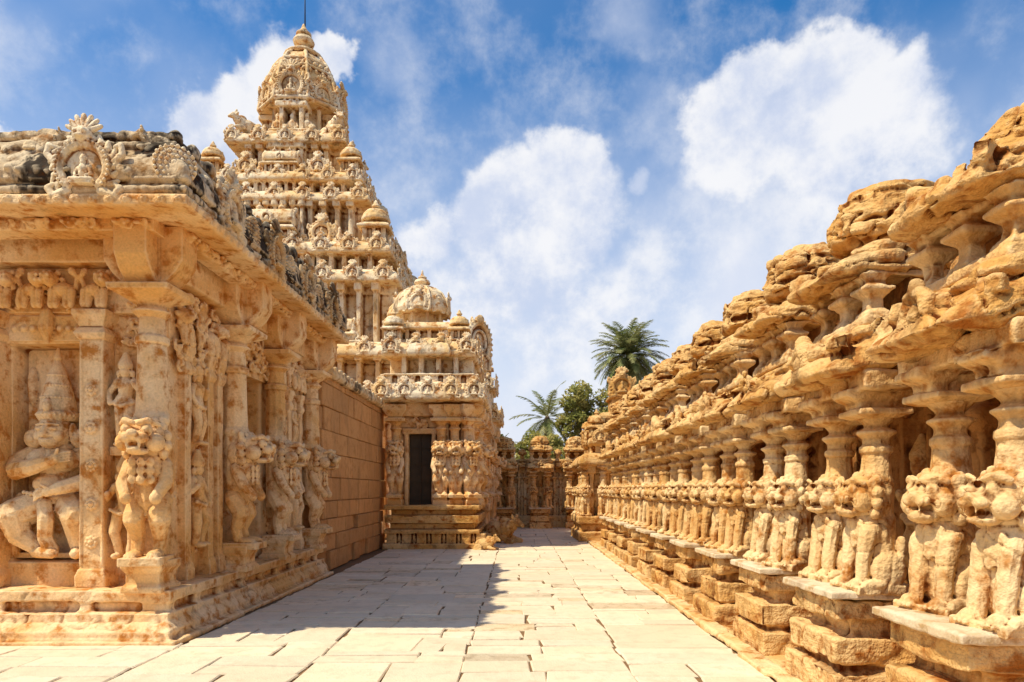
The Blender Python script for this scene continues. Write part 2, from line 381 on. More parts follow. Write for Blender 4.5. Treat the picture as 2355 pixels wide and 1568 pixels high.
# ------------------------------------------------------------------ relief fillers
def curls(b,x0,x1,z0,z1,y,r,seed,dens=1.0):
    rnd=random.Random(seed); n=int((x1-x0)*(z1-z0)/(r*r*3.2)*dens)
    for _ in range(n):
        x=rnd.uniform(x0+r,x1-r); z=rnd.uniform(z0+r,z1-r); a0=rnd.uniform(0,6.28); d=rnd.choice((-1,1)); q=r*rnd.uniform(.7,1.2)
        pts=[]
        for k in range(6):
            a=a0+d*k*.95; rr=q*(1-k*.14); pts.append((x+rr*math.cos(a),y-rnd.uniform(0,.02)-.008*k,z+rr*math.sin(a)))
        b.path(pts,[r*.26]*5+[r*.36],6)
        b.ell((x,y-.03,z),(r*.34,r*.5,r*.34),n=7,m=5)
def beasts(b,x0,x1,z0,h,y,seed):
    rnd=random.Random(seed); x=x0
    while x<x1-.2:
        w=h*rnd.uniform(.62,.85); d=rnd.choice((-1,1)); cx=x+w/2
        k=rnd.random()
        if k<.65:
            b.ell((cx,y,z0+h*.42),(w*.36,.11,h*.2)); b.ell((cx+d*w*.3,y-.07,z0+h*.66),(h*.17,.12,h*.18)); b.ell((cx+d*w*.42,y-.12,z0+h*.6),(h*.09,.08,h*.08))
            b.ell((cx+d*w*.33-.03,y-.17,z0+h*.72),.022,n=6,m=4); b.ell((cx+d*w*.33+.04,y-.17,z0+h*.72),.022,n=6,m=4)
            for s in (-.28,-.15,.15,.28): b.path([(cx+s*w,y-.04,z0+h*.4),(cx+s*w*1.1,y-.06,z0+.03)],[.05,.04])
            b.path([(cx-d*w*.35,y,z0+h*.5),(cx-d*w*.45,y-.03,z0+h*.75),(cx-d*w*.3,y-.04,z0+h*.88)],[.03,.025,.04])
            for j in range(6):
                a=j*1.05; b.ell((cx+d*w*.28+.2*h*math.cos(a),y-.02,z0+h*.68+.2*h*math.sin(a)),.035,n=6,m=4)
        else: b.put(stand_fig(rnd.randint(0,9)),Matrix.Translation((cx,y-.03,z0))@Matrix.Scale(h*1.0,4))
        x+=w
# ------------------------------------------------------------------ setting
g=B(); g.add([(-300,-100,-.02),(300,-100,-.02),(300,500,-.02),(-300,500,-.02)],[(0,1,2,3)]); struct('ground',finish(g,M_earth))
def paving():
    rnd=random.Random(4); b=B(); cols=[]
    def slab(x,x1,y,y1):
        gap=.005; z=rnd.uniform(-.007,.007); j=[rnd.uniform(-.026,.026) for _ in range(8)]
        q=[(x+gap+j[0],y+gap+j[1]),(x1-gap+j[2],y+gap+j[3]),(x1-gap+j[4],y1-gap+j[5]),(x+gap+j[6],y1-gap+j[7])]
        cx=(x+x1)/2; cy=(y+y1)/2
        def sh(p,t):
            dx=cx-p[0]; dy=cy-p[1]; L=math.hypot(dx,dy); return (p[0]+dx/L*t,p[1]+dy/L*t)
        n0=len(b.f)
        b.loft([[(*p,-.015) for p in q],[(*p,z-.010) for p in q],[(*sh(p,.014),z) for p in q]])
        c=rnd.uniform(.7,1.1); wv=rnd.uniform(-.03,.08)
        cols.extend([(c*(1+wv),c,c*(1-wv*1.4),1)]*(len(b.f)-n0))
    def band(xa,xb,ya,yb):
        y=ya
        while y<yb:
            h=rnd.uniform(.38,.75); x=xa
            if y+h>yb-.2: h=yb-y+.001
            while x<xb-.01:
                w=rnd.uniform(.4,1.15); x1=x+w
                if x1>xb-.3: x1=xb
                k=rnd.random()
                if k<.5: q=rnd.uniform(.35,.65); slab(x,x1,y,y+h*q); slab(x,x1,y+h*q,y+h)
                elif k<.65 and w>.8: q=rnd.uniform(.4,.6); slab(x,x+(x1-x)*q,y,y+h*.5); slab(x+(x1-x)*q,x1,y,y+h*.5); slab(x,x1,y+h*.5,y+h)
                else: slab(x,x1,y,y+h)
                x=x1
            y+=h
    band(-9.5,-5.5,.6,7.1); band(-5.5,-3.45,.6,7.1); band(-3.45,-1.9,.6,29); band(-1.9,-.5,.6,29); band(-.5,1.0,.6,29); band(1.0,2.14,.6,29)
    me=b.mesh(); ca=me.color_attributes.new('Col','FLOAT_COLOR','CORNER'); arr=[]
    for p,c in zip(me.polygons,cols): arr+=list(c)*p.loop_total
    ca.data.foreach_set('color',arr); me.materials.append(M_pave); return me
struct('paving',paving())
b=B(); rnd=random.Random(8); y=1.0
while y<20.5:
    L=rnd.uniform(.6,1.3); b.box(2.13+rnd.uniform(-.02,.02),2.31,y+.015,y+L-.015,-.01,.045+rnd.uniform(0,.03)); y+=L
struct('kerb',worn(b,.02,M_ochre2,[(.2,.012),(.06,.005)],2))
b=B(); b.box(2.32,4.0,1.2,28,-.015,.03); struct('ground_strip',worn(b,.06,M_ochre,[(.4,.02)],3))
# ------------------------------------------------------------------ left pavilion
P=thing('pavilion','carved cream stone pavilion with lichen-stained roof filling the left foreground','temple building',(-3.7,7.1,0))
b=B(); X0=-8.2; Y1=13.05
def rc(b,x1,y0,z0,z1,x2=None,y2=None):
    x2=x2 or x1; y2=y2 or y0
    b.loft([[(X0,y0,z0),(x1,y0,z0),(x1,8.1,z0),(X0,8.1,z0)],[(X0,y2,z1),(x2,y2,z1),(x2,8.1,z1),(X0,8.1,z1)]])
    b.loft([[(-4.5,y0+.02,z0),(x1-.001,y0+.02,z0),(x1-.001,Y1,z0),(-4.5,Y1,z0)],[(-4.5,y2+.02,z1),(x2-.001,y2+.02,z1),(x2-.001,Y1,z1),(-4.5,Y1,z1)]])
rc(b,-3.50,6.96,-.02,.045); rc(b,-3.60,7.06,.04,.13); rc(b,-3.60,7.08,.12,.2,-3.66,7.15); rc(b,-3.68,7.2,.18,.29); rc(b,-3.80,7.36,.27,.43); rc(b,-3.7,7.27,.40,.52)
for x in (-3.8,-4.55,-5.5,-6.6): b.box(x-.14,x,7.29,7.6,.25,.43)
y=7.28
while y<Y1: b.box(-4,-3.72,y,y+.12,.25,.43); y+=rnd.choice((.62,.7,.85))
wpart('plinth',worn(b,.019,M_cream,[(.5,.012),(.12,.008),(.04,.003)],31,0,1,(.5,.012)),P)
b=B(); b.box(X0,-4.0,7.98,8.5,.4,4.55); b.box(-4.83,-4.0,7.74,8.2,.4,4.55); b.box(X0,-5.72,7.74,8.2,.4,4.55); b.box(-5.8,-4.7,7.68,8.2,.4,.8); b.box(-5.8,-4.7,7.66,8.2,3.24,4.5)
b.box(-5.4,-4.05,8.0,9.25,.4,4.5); b.box(-5.4,-4.05,10.75,13.0,.4,4.5); b.box(-5.4,-4.05,9.0,11,3.35,4.5); b.box(-5.5,-4.95,9,11,.4,4)
wpart('wall',worn(b,.03,M_cream,[(.6,.01),(.1,.005)],32),P)
b=B(); b.box(X0,-3.82,7.42,7.8,4.07,4.56); b.box(-4.2,-3.82,7.42,13.0,3.98,4.56); wpart('beam',worn(b,.025,M_cream,[(.4,.006)],33),P)
def secs(L,back=Y1-.05): return [[(X0,y,z),(x,y,z),(x,back,z),(X0,back,z)] for x,y,z in L]
b=B(); b.loft(secs([(-3.85,7.4,4.42),(-3.5,6.95,4.38),(-3.22,6.62,4.355),(-3.2,6.6,4.36),(-3.2,6.6,4.46),(-3.3,6.7,4.5)])); wpart('eave',worn(b,.024,M_cream,[(.5,.008),(.1,.003)],34),P)
b=B(); b.loft(secs([(-3.25,6.65,4.47),(-3.22,6.62,4.5),(-3.22,6.62,4.55),(-3.27,6.67,4.56),(-3.27,6.67,4.6),(-3.22,6.62,4.61),(-3.24,6.64,4.74),(-3.31,6.71,4.87),(-3.41,6.81,4.97),(-3.45,6.85,4.99),(-3.45,6.85,5.02),(-3.4,6.8,5.03),(-3.42,6.82,5.09),(-3.5,6.9,5.1),(-3.52,6.92,5.13),(-3.46,6.86,5.14),(-3.48,6.88,5.22),(-3.6,7.0,5.25)]))
x=-3.5
while x>X0: b.ell((x-.17,6.84,4.98),(.07,.08,.06)); x-=.36
y=6.9; rr=random.Random(3)
while y<Y1: b.ell((-3.34,y,4.8),(.1,.1,.14)); b.ell((-3.42,y+.17,4.98),(.08,.07,.07)); b.ell((-3.5,y+.1,5.2),(.08,.1,rr.uniform(.06,.16))); y+=.36
curls(b,X0,-3.7,4.62,4.8,6.645,.055,75,.55)
wpart('roof',worn(b,.0215,M_roof,[(.5,.02),(.15,.014),(.05,.007)],35,0,1,(.4,.02)),P)
b=B(); x=-3.29; b.box(X0,-3.2,6.598,6.64,4.36,4.455)
while x>X0: b.disc((x,6.592,4.408),.05,.022); x-=.165
wpart('rosette_band',worn(b,.0105,M_cream,[(.1,.003)],36),P)
b=B(); x=.06; b.box(-.02,6.3,.0,.04,4.36,4.455)
while x<6.3: b.disc((x,-.006,4.408),.05,.022); x+=.165
part('rosette_band',worn(b,.012,M_cream,[(.1,.003)],37),P,Vector((-3.198,6.66,0))-P.location,PI/2)
b=B(); b.box(X0,-3.75,7.03,7.3,4.27,4.42); curls(b,X0,-3.75,4.27,4.42,7.02,.06,3,1.3); wpart('garland_band',worn(b,.015,M_cream,[(.1,.004)],38),P)
b=B(); b.box(0,5.6,.01,.2,4.27,4.42); curls(b,0,5.6,4.27,4.42,0,.06,5,1.3); part('garland_band',worn(b,.017,M_cream,[(.1,.004)],39),P,Vector((-3.55,7.3,0))-P.location,PI/2)
b=B(); b.box(X0,-4.05,7.62,7.9,3.57,4.07); beasts(b,X0,-4.3,3.6,.46,7.56,7); curls(b,X0,-4.1,3.58,4.05,7.6,.055,9,.3); wpart('frieze',worn(b,.0115,M_cream,[(.1,.004)],40,0),P)
b=B(); b.box(.4,5.6,.06,.3,3.28,3.98); curls(b,.4,1.9,2.95,3.98,.04,.085,11,.95); curls(b,1.9,5.5,3.3,3.98,.04,.085,12,.9); beasts(b,.5,1.8,3.3,.5,.02,14); beasts(b,3.3,5.4,3.35,.5,.02,15)
part('frieze',worn(b,.0155,M_cream,[(.1,.006)],41,0),P,Vector((-3.92,7.4,0))-P.location,PI/2)
def pilaster(w,z0,z1,d,ros=True):
    b=B(); b.box(-w/2,w/2,-d,0.1,z0,z1); b.rect(0,-d/2,[(w*.62,d*.7,z0-.0),(w*.62,d*.7,z0+.12),(w*.52,d*.6,z0+.2)])
    b.rect(0,-d/2,[(w*.55,d*.6,z1-.32),(w*.66,d*.75,z1-.26),(w*.55,d*.6,z1-.2)]); b.rect(0,-d/2,[(w*.5,d*.55,z1-.18),(w*.7,d*.8,z1-.06),(w*.7,d*.8,z1)])
    if ros:
        z=z0+.5
        while z<z1-.5: b.disc((0,-d,z),w*.28,.03); z+=.42
        for s in (-1,1): b.cap((s*w*.44,-d,z0+.25),(s*w*.44,-d,z1-.36),.014,.014,6)
    return b
PIL=worn(pilaster(.27,.52,3.58,.22),.0115,M_cream,[(.3,.006)],42)
for x in (-4.69,-5.87,-7.0): part('pilaster',PIL,P,Vector((x,7.74,0))-P.location)
PIL2=worn(pilaster(.15,.52,3.3,.14,False),.015,M_cream,[(.2,.008)],43)
for y in (8.12,8.72,9.0,11.15,11.75,12.35): part('pilaster',PIL2,P,Vector((-4.05,y,0))-P.location,PI/2)
def deity():
    b=B()
    b.ring(0,.0,[(.19,1.56),(.215,1.6),(.215,1.65),(.19,1.67),(.185,1.75),(.165,1.86),(.135,1.98),(.1,2.1),(.07,2.19),(.035,2.25),(.05,2.28),(.04,2.32),(.012,2.4)],20)
    for z,r in ((1.625,.217),(1.82,.174),(1.96,.142),(2.08,.107)):
        for k in range(13):
            a=R(190+k*13.3); b.ell((r*math.cos(a),r*math.sin(a),z),.014,n=6,m=4)
    b.ell((0,-.19,1.72),(.05,.045,.08))
    b.ell((0,-.05,1.43),(.185,.19,.205)); b.ell((0,-.12,1.325),(.13,.12,.085)); b.path([(0,-.225,1.475),(0,-.26,1.395)],[.02,.036]); b.ell((0,-.23,1.39),(.05,.03,.02))
    b.ell((0,-.225,1.335),(.066,.03,.014)); b.ell((0,-.22,1.308),(.052,.03,.016))
    for s in (-1,1):
        b.ell((s*.076,-.205,1.46),(.044,.03,.022)); b.cap((s*.025,-.225,1.515),(s*.13,-.185,1.505),.014,.011,6); b.ell((s*.108,-.155,1.38),(.062,.062,.062))
        b.ell((s*.2,-.04,1.44),(.03,.06,.1)); b.ell((s*.27,-.03,1.36),(.11,.06,.11)); b.ell((s*.27,-.08,1.36),(.05,.03,.05))
    b.cap((0,.03,1.2),(0,-.02,1.31),.12,.11)
    b.path([(0,.05,1.1),(-.01,.05,.95),(-.03,.03,.8)],[.265,.21,.205]); b.ell((-.13,-.08,1.11),(.17,.15,.135)); b.ell((.13,-.08,1.11),(.17,.15,.135)); b.ell((-.03,-.1,.84),(.18,.15,.12))
    b.ell((-.02,.02,.66),(.29,.22,.15))
    b.path([(-.28,.04,1.17),(-.43,-.02,1.1),(-.38,-.15,.99),(-.08,-.3,1.03),(.16,-.32,1.1)],[.135,.12,.11,.09,.062])
    b.ell((.2,-.33,1.12),(.07,.045,.06))
    for k in range(4): b.path([(.22,-.33,1.08+k*.027),(.3,-.34,1.09+k*.031),(.35,-.32,1.1+k*.031)],[.019,.017,.013],6)
    b.cap((.2,-.34,1.15),(.24,-.36,1.22),.02,.015,6)
    b.path([(.28,.04,1.17),(.43,0,1.03),(.43,-.15,.87),(.24,-.31,.8),(.14,-.33,.77)],[.135,.115,.1,.078,.056])
    b.ell((.11,-.34,.76),(.065,.04,.06))
    for k in range(4): b.path([(.08,-.35,.73+k*.025),(.01,-.36,.69+k*.027),(-.03,-.35,.66+k*.027)],[.018,.016,.013],6)
    b.cap((.12,-.36,.8),(.07,-.38,.83),.018,.014,6)
    b.path([(-.15,-.02,.62),(-.36,-.22,.5),(-.32,-.19,.28),(-.12,-.16,.12)],[.19,.17,.13,.09]); b.path([(-.12,-.18,.09),(.1,-.24,.07)],[.08,.06])
    b.path([(.15,0,.6),(.34,-.19,.5),(.32,-.12,.28),(.31,-.08,.1)],[.19,.17,.13,.095]); b.path([(.3,-.12,.07),(.36,-.24,.06)],[.08,.06])
    b.path([(.41,-.12,.6),(.46,-.14,.36),(.42,-.16,.1)],[.035,.05,.04]); b.path([(-.38,-.08,.7),(-.47,-.05,.5),(-.46,-.06,.2),(-.47,-.04,.06)],[.05,.06,.05,.05])
    b.path([(-.02,-.2,.62),(.04,-.26,.45),(.0,-.22,.25),(.05,-.18,.1)],[.08,.085,.08,.08])
    for k in range(11):
        a=R(200+k*14); b.ell((.21*math.cos(a),-.17+.02*abs(k-5)-.03,1.23+.14*math.sin(a)),.022,n=6,m=4)
    for k in range(12): b.ell((-.27+k*.048,-.24+.012*abs(k-5),.71+.008*abs(k-5)),.025,n=6,m=4)
    for q in ((-.42,-.03,1.08),(.43,-.02,1.01)): b.ell(q,(.14,.14,.03))
    b.box(-.5,.5,-.05,.1,0,.06)
    return b
part('niche_statue',worn(deity(),.0085,M_cream,[(.2,.004),(.04,.0012)],44,0),P,Vector((-5.26,7.82,.82))-P.location,0,(.97,1,1),label='crowned figure with arms crossed over the chest, carved in the front niche')
b=B(); b.box(-5.72,-4.83,7.965,8.02,.8,3.24)
for q in ((-5.63,2.3),(-4.91,2.6),(-4.89,2.15),(-4.95,3.0),(-5.62,1.95)): b.disc((q[0],7.96,q[1]),.05,.025)
b.ell((-5.64,7.95,2.8),(.055,.06,.22))
wpart('niche_panel',worn(b,.012,M_cream,[(.1,.003)],45),P)
b=B(); b.box(-5.7,-4.83,7.64,7.7,3.26,3.55)
for i in range(8): b.disc((-5.62+i*.1,7.635,3.4),.035,.02)
b.path([(-5.25,7.62,3.6),(-5.25,7.6,3.4),(-5.25,7.62,3.25)],[.06,.08,.03])
wpart('lintel',worn(b,.012,M_cream,[(.1,.003)],48),P)
part('statue',STAND[0],P,Vector((-4.38,7.62,.84))-P.location,0,1.16); part('statue',STAND[1],P,Vector((-4.37,7.62,2.08))-P.location,0,1.05)
b=B(); b.box(-4.56,-4.08,7.72,7.8,1.95,3.56); curls(b,-4.5,-4.1,3.15,3.56,7.7,.06,22,.8); b.box(-4.54,-4.14,7.6,7.8,1.98,2.08); wpart('wall_carving',worn(b,.0125,M_cream,[(.1,.004)],46),P)
def pillar_mesh(zl,zs,seed):
    b=B(); b.sq(0,0,[(.22,.5),(.22,.56),(.18,.6),(.18,.7),(.215,.76),(.215,zl+.02)])
    b.ring(0,.02,[(.15,zl+.5),(.165,zl+1.5),(.185,zl+1.54),(.185,zl+1.58),(.165,zl+1.62),(.145,zs-.35),(.175,zs-.34),(.175,zs-.27),(.14,zs-.25),(.125,zs)],10,PI/10)
    return worn(b,.0125,M_cream,[(.2,.003)],seed)
def capital_mesh(zs,zt,seed):
    b=B(); b.ring(0,.02,[(.13,zs-.06),(.2,zs),(.145,zs+.04),(.14,zs+.07),(.27,zs+.15)],20); b.ring(0,.02,[(.3,zs+.13),(.45,zs+.19),(.46,zs+.25),(.2,zs+.26)],4,PI/4)
    z=zs+.24
    for hx,hy in ((.42,.17),(.17,.42)):
        b.rect(0,.0,[(.17,.17,z),(hx*.55 if hx>.2 else hx,hy*.55 if hy>.2 else hy,z+.05),(hx*.82 if hx>.2 else hx,hy*.82 if hy>.2 else hy,z+.16),(hx,hy,z+.28),(hx,hy,zt)])
    for k in range(5):
        for s in (-1,1):
            t=.2+k*.045; zz=z+.06+k*.05
            b.cap((s*t,-.15,zz),(s*t,.15,zz),.028,.028,6); b.cap((-.15,s*t,zz),(.15,s*t,zz),.028,.028,6)
    return worn(b,.0135,M_cream,[(.2,.003)],seed)
PM=pillar_mesh(.82,3.52,50); CM=capital_mesh(3.52,4.4,51)
for (x,y,rz) in ((-3.98,7.42,0),(-3.82,9.3,PI/2),(-3.82,10.85,PI/2),(-3.82,12.7,PI/2)):
    p=part('pillar',PM,P,Vector((x,y,0))-P.location,rz)
    part('capital',CM,p); part('lion',LIONR,p,(0,-.06,.84),0 if rz else .15,(1.4,1.36,1.52))
for i,(y,z,s) in enumerate(((8.42,.9,1.2),(8.42,2.15,1.05),(11.45,.9,1.5),(12.05,.9,1.5),(11.45,2.4,.8),(12.05,2.4,.8))):
    part('statue',STAND[i%3],P,Vector((-3.95,y,z))-P.location,PI/2,s)
part('statue',STAND[1],P,Vector((-4.85,10.05,.9))-P.location,PI/2,1.6)
b=B(); b.box(.45,1.7,.08,.2,.6,3.2); b.box(3.55,5.4,.08,.2,.6,3.3); b.box(1.6,3.7,.1,.2,.55,.62); curls(b,.45,1.7,.6,3.2,.08,.07,61,.45); curls(b,3.55,5.4,.6,3.3,.08,.07,62,.4); part('wall_carving',worn(b,.016,M_cream,[(.1,.005)],47),P,Vector((-3.98,7.4,0))-P.location,PI/2)
for x in (-4.2,-5.95): part('gable_ornament',KUDUR if x<-5 else KUDU,P,Vector((x,6.66,4.42))-P.location,0,.7)
for y in (7.75,9.15,10.55,11.95): part('gable_ornament',KUDUR,P,Vector((-3.27,y,4.45))-P.location,PI/2,.66)
part('medallion',MEDAL,P,Vector((-3.36,6.7,4.78))-P.location,R(25),.2)
for y in (8.45,9.85,11.25,12.5): part('medallion',MEDALR,P,Vector((-3.29,y,4.78))-P.location,PI/2,.19)
for (x,y,rz) in ((-4.75,6.88,PI/2),(-3.62,6.9,R(-70)),(-3.5,8.45,R(10)),(-3.5,9.8,R(20)),(-3.5,11.2,R(5)),(-3.5,12.4,0)): part('bull',BULLR,P,Vector((x,y,4.98))-P.location,rz,.36)
# ------------------------------------------------------------------ block wall
Wl=thing('block_wall','long plain wall of squared reddish brown blocks between pavilion and corner shrine','wall',(-3.8,15.5,0))
b=B(); rnd=random.Random(12); cols=[]; z=0
while z<3.78:
    h=min(rnd.uniform(.3,.48),3.8-z); y=12.9-rnd.uniform(0,.4)
    while y<18.6:
        L=rnd.uniform(.45,1.1); pr=rnd.uniform(0,.035); n0=len(b.f)
        if rnd.random()<.07: pr-=.07
        y0=max(y,12.95); e=.005
        b.loft([[(-4.4,y0+e,z+e),(-4.4,y+L-e,z+e),(-4.4,y+L-e,z+h-e),(-4.4,y0+e,z+h-e)],[(-3.738+pr,y0+e,z+e),(-3.738+pr,y+L-e,z+e),(-3.738+pr,y+L-e,z+h-e),(-3.738+pr,y0+e,z+h-e)],
                [(-3.724+pr,y0+.018,z+.016),(-3.724+pr,y+L-.018,z+.016),(-3.724+pr,y+L-.018,z+h-.016),(-3.724+pr,y0+.018,z+h-.016)]])
        c=rnd.uniform(.58,1.2); cols+=[(c*1.03,c,c*.95,1)]*(len(b.f)-n0); y+=L
    z+=h
me=b.mesh(); ca=me.color_attributes.new('Col','FLOAT_COLOR','CORNER'); arr=[]
for p,c in zip(me.polygons,cols): arr+=list(c)*p.loop_total
ca.data.foreach_set('color',arr); me.materials.append(M_red); wpart('stonework',me,Wl)
b=B(); b.prof([(-4.5,3.8),(-3.62,3.79),(-3.58,3.86),(-3.64,3.98),(-3.8,4.06),(-4.5,4.08)],12.95,18.7)
for i in range(16): b.box(-3.75,-3.57,13.1+i*.35,13.25+i*.35,3.84,4.02)
wpart('coping',worn(b,.025,M_roof2,[(.3,.012),(.1,.008)],66),Wl)
# ------------------------------------------------------------------ temple parts
def kap(b,cx,cy,hx,hy,z,h,over=.35):
    b.rect(cx,cy,[(hx-over,hy-over,z-.06*h),(hx-.04,hy-.04,z),(hx,hy,z+.1*h),(hx,hy,z+.28*h),(hx-.1*h,hy-.1*h,z+.55*h),(hx-.35*h,hy-.35*h,z+.82*h),(hx-.7*h,hy-.7*h,z+h),(hx-.7*h-.12,hy-.7*h-.12,z+h+.02)])
def body(b,cx,cy,hx,hy,z0,z1,step=.55,pw=.13,pd=.1):
    b.box(cx-hx,cx+hx,cy-hy,cy+hy,z0,z1)
    for axis,H,o in (('x',hx,hy),('y',hy,hx)):
        n=max(2,int(round(2*H/step)))
        for i in range(n+1):
            t=-H+pw*.4+(2*H-pw*.8)*i/n
            for (w,d,a,c) in ((pw,pd,z0,z1),(pw*1.7,pd*1.3,z1-.16*(z1-z0),z1)):
                if axis=='x': b.box(cx+t-w/2,cx+t+w/2,cy-o-d,cy+o+d,a,c)
                else: b.box(cx-o-d,cx+o+d,cy+t-w/2,cy+t+w/2,a,c)
def brackets(b,cx,cy,hx,hy,z0,z1,step=.4):
    body(b,cx,cy,hx,hy,z0,z1,step,.16,.14)
def put_side(par,me,name,W,z,k,t,sc,out=0):
    M=Matrix.Rotation(k*PI/2,4,'Z')@Vector((t,-W-out,z)); return part(name,me,par,tuple(M),k*PI/2,sc)
TX,TY=-8.45,27.0
T=thing('temple_tower','tall tiered pyramidal temple tower crowned by a dome and pot finial','temple tower',(TX,TY,0))
DT=[(.5,.014),(.12,.008)]
def kap_row(par,W,z,n,sc,sides=(0,1,3)):
    for k in sides:
        for i in range(n):
            t=-W*.9+1.8*W*i/(n-1); put_side(par,KUDUS,'gable_ornament',W,z,k,t,sc)
def tier_cornice(W,z,h,n,ks,sd,bay=.3):
    b=B(); kap(b,0,0,W,W,z,h)
    kap(b,0,0,W*.34,W+bay*.5,z-.01,h*1.04); kap(b,0,0,W+bay*.5,W*.34,z-.012,h*1.04)
    for s in (-1,1): kap(b,s*W*.82,0,W*.2,W+.1,z-.015,h*1.02); kap(b,0,s*W*.82,W+.1,W*.2,z-.017,h*1.02)
    p=part('cornice',worn(b,.038,M_tower,DT,sd),T); kap_row(p,W+.04,z+.0,n,ks); return p
def tier_body(W,z0,z1,sd,step=.6):
    b=B(); body(b,0,0,W-.38,W-.38,z0,z1,step,.15,.45)
    body(b,0,0,W*.32,W-.1,z0,z1,step*.7,.12,.3); body(b,0,0,W-.1,W*.32,z0,z1,step*.7,.12,.3)
    return part('storey',worn(b,.036,M_tower,DT,sd),T)
b=B(); body(b,0,0,5.0,5.0,0,4.5,.9,.22,.15); part('storey',worn(b,.09,M_tower,DT,70),T)
tier_cornice(5.5,4.4,.5,9,.55,71); tier_body(5.0,4.85,5.9,72); tier_cornice(5.3,5.85,.5,9,.55,73)
tier_body(4.15,6.3,8.6,74); tier_cornice(4.42,8.5,.48,9,.6,75); tier_body(3.9,8.95,9.6,76,.45); tier_cornice(4.12,9.55,.46,9,.6,77)
tier_body(3.05,10.0,11.75,78,.5); tier_cornice(3.22,11.65,.42,7,.56,79); tier_body(2.68,12.05,12.55,80,.4); tier_cornice(2.9,12.5,.4,7,.5,81)
tier_body(1.85,12.9,14.3,82,.45); tier_cornice(2.12,14.25,.5,5,.55,83,.15)
def hara(W,z,hk,pan,ss):
    for sx in (-1,1):
        for sy in (-1,1): part('corner_turret',KUTA,T,(sx*W,sy*W,z),0,hk)
    for k in range(4): put_side(T,SALA,'barrel_turret',W,z,k,0,ss)
    for k in (0,1,3):
        for t in (-pan,pan):
            put_side(T,KUDUS,'gable_ornament',W,z,k,t,hk*.62); 
            put_side(T,SEAT,'statue',W,z,k,t*.62,hk*.42); put_side(T,SEAT,'statue',W,z,k,t*1.35,hk*.42)
hara(4.8,6.3,1.75,2.3,1.7); hara(3.6,9.98,1.5,1.75,1.35); hara(2.48,12.88,1.2,1.3,.95)
for k in (0,1,3):
    for t in (-1.3,1.3): put_side(T,SALA,'barrel_turret',4.6,6.3,k,t*1.9,1.0)
    for t in (-1.75,1.75): put_side(T,STAND[k%3],'statue',3.15,10.0,k,t,1.3)
    for t in (-1,0,1): put_side(T,SEAT,'statue',1.35,14.95,k,t*.55,.8)
b=B(); b.sq(0,0,[(1.6,14.7),(1.6,14.95),(1.45,15.0)]); b.ring(0,0,[(.95,14.8),(.95,16.3)],8,PI/8)
for k in range(16):
    a=k*PI/8; b.cap((1.2*math.cos(a),1.2*math.sin(a),14.9),(1.2*math.cos(a),1.2*math.sin(a),16.3),.085,.085)
for k in range(4):
    M=Matrix.Rotation(k*PI/2,4,'Z'); b.box(-.45,-.3,-1.5,-.9,14.9,16.0,M); b.box(.3,.45,-1.5,-.9,14.9,16.0,M); b.box(-.6,.6,-1.58,-.9,15.9,16.1,M)
    b.put(kudu_l,M@Matrix.Translation((0,-1.45,15.85))@Matrix.Scale(.7,4))
part('neck',worn(b,.034,M_tower,DT,84),T)
DP=[(1.15,16.1),(1.6,16.16),(1.68,16.26),(1.62,16.6),(1.5,16.98),(1.38,17.38),(1.25,17.75),(1.08,18.1),(.86,18.4),(.58,18.6),(.3,18.68)]
b=B(); b.ring(0,0,DP,8,PI/8)
for k in range(8):
    a=k*PI/4+PI/8; b.path([(r*math.cos(a),r*math.sin(a),z) for r,z in DP[2:10]],.075,6)
    for z,r,t in ((17.68,1.28,.075),(18.06,1.11,.055),(16.24,1.68,.07)): b.path([(r*math.cos(a),r*math.sin(a),z),(r*math.cos(a+PI/4),r*math.sin(a+PI/4),z)],t,6)
    for z,r in ((16.4,1.53),(17.87,1.1),(17.52,1.23)):
        for t in (-.32,-.11,.11,.32): b.ell((r*math.cos(k*PI/4)-t*r*math.sin(k*PI/4),r*math.sin(k*PI/4)+t*r*math.cos(k*PI/4),z),.09,n=7,m=5)
b.ring(0,0,[(.6,18.5),(.76,18.58),(.78,18.66),(.5,18.72),(.55,18.8),(.3,18.86)],16)
dm=part('dome',worn(b,.026,M_tower,DT,85),T)
for k in range(8):
    a=k*PI/4; r=1.45; part('gable_ornament',KUDU,dm,(r*math.sin(a),-r*math.cos(a),16.15),a,1.3 if k%2==0 else 1.0)
b=B(); b.ring(0,0,[(.38,18.8),(.42,18.9),(.22,18.98),(.2,19.04),(.38,19.16),(.42,19.28),(.36,19.4),(.18,19.46),(.3,19.54),(.3,19.6),(.14,19.66),(.17,19.72),(.1,19.82),(.03,20.0)],20); part('finial',worn(b,.02,M_tower,[(.2,.01)],86),T)
b=B(); b.cap((.05,0,19.8),(.05,0,21.2),.03,.018); b.ell((0,0,21.15),(.12,.03,.06)); part('rod',finish(b,M_metal,True),T)
for sx in (-1,1):
    for sy in (-1,1): part('bull',BULL,T,(sx*1.6,sy*1.6,14.78),math.atan2(sy,sx)+PI/2,1.05)
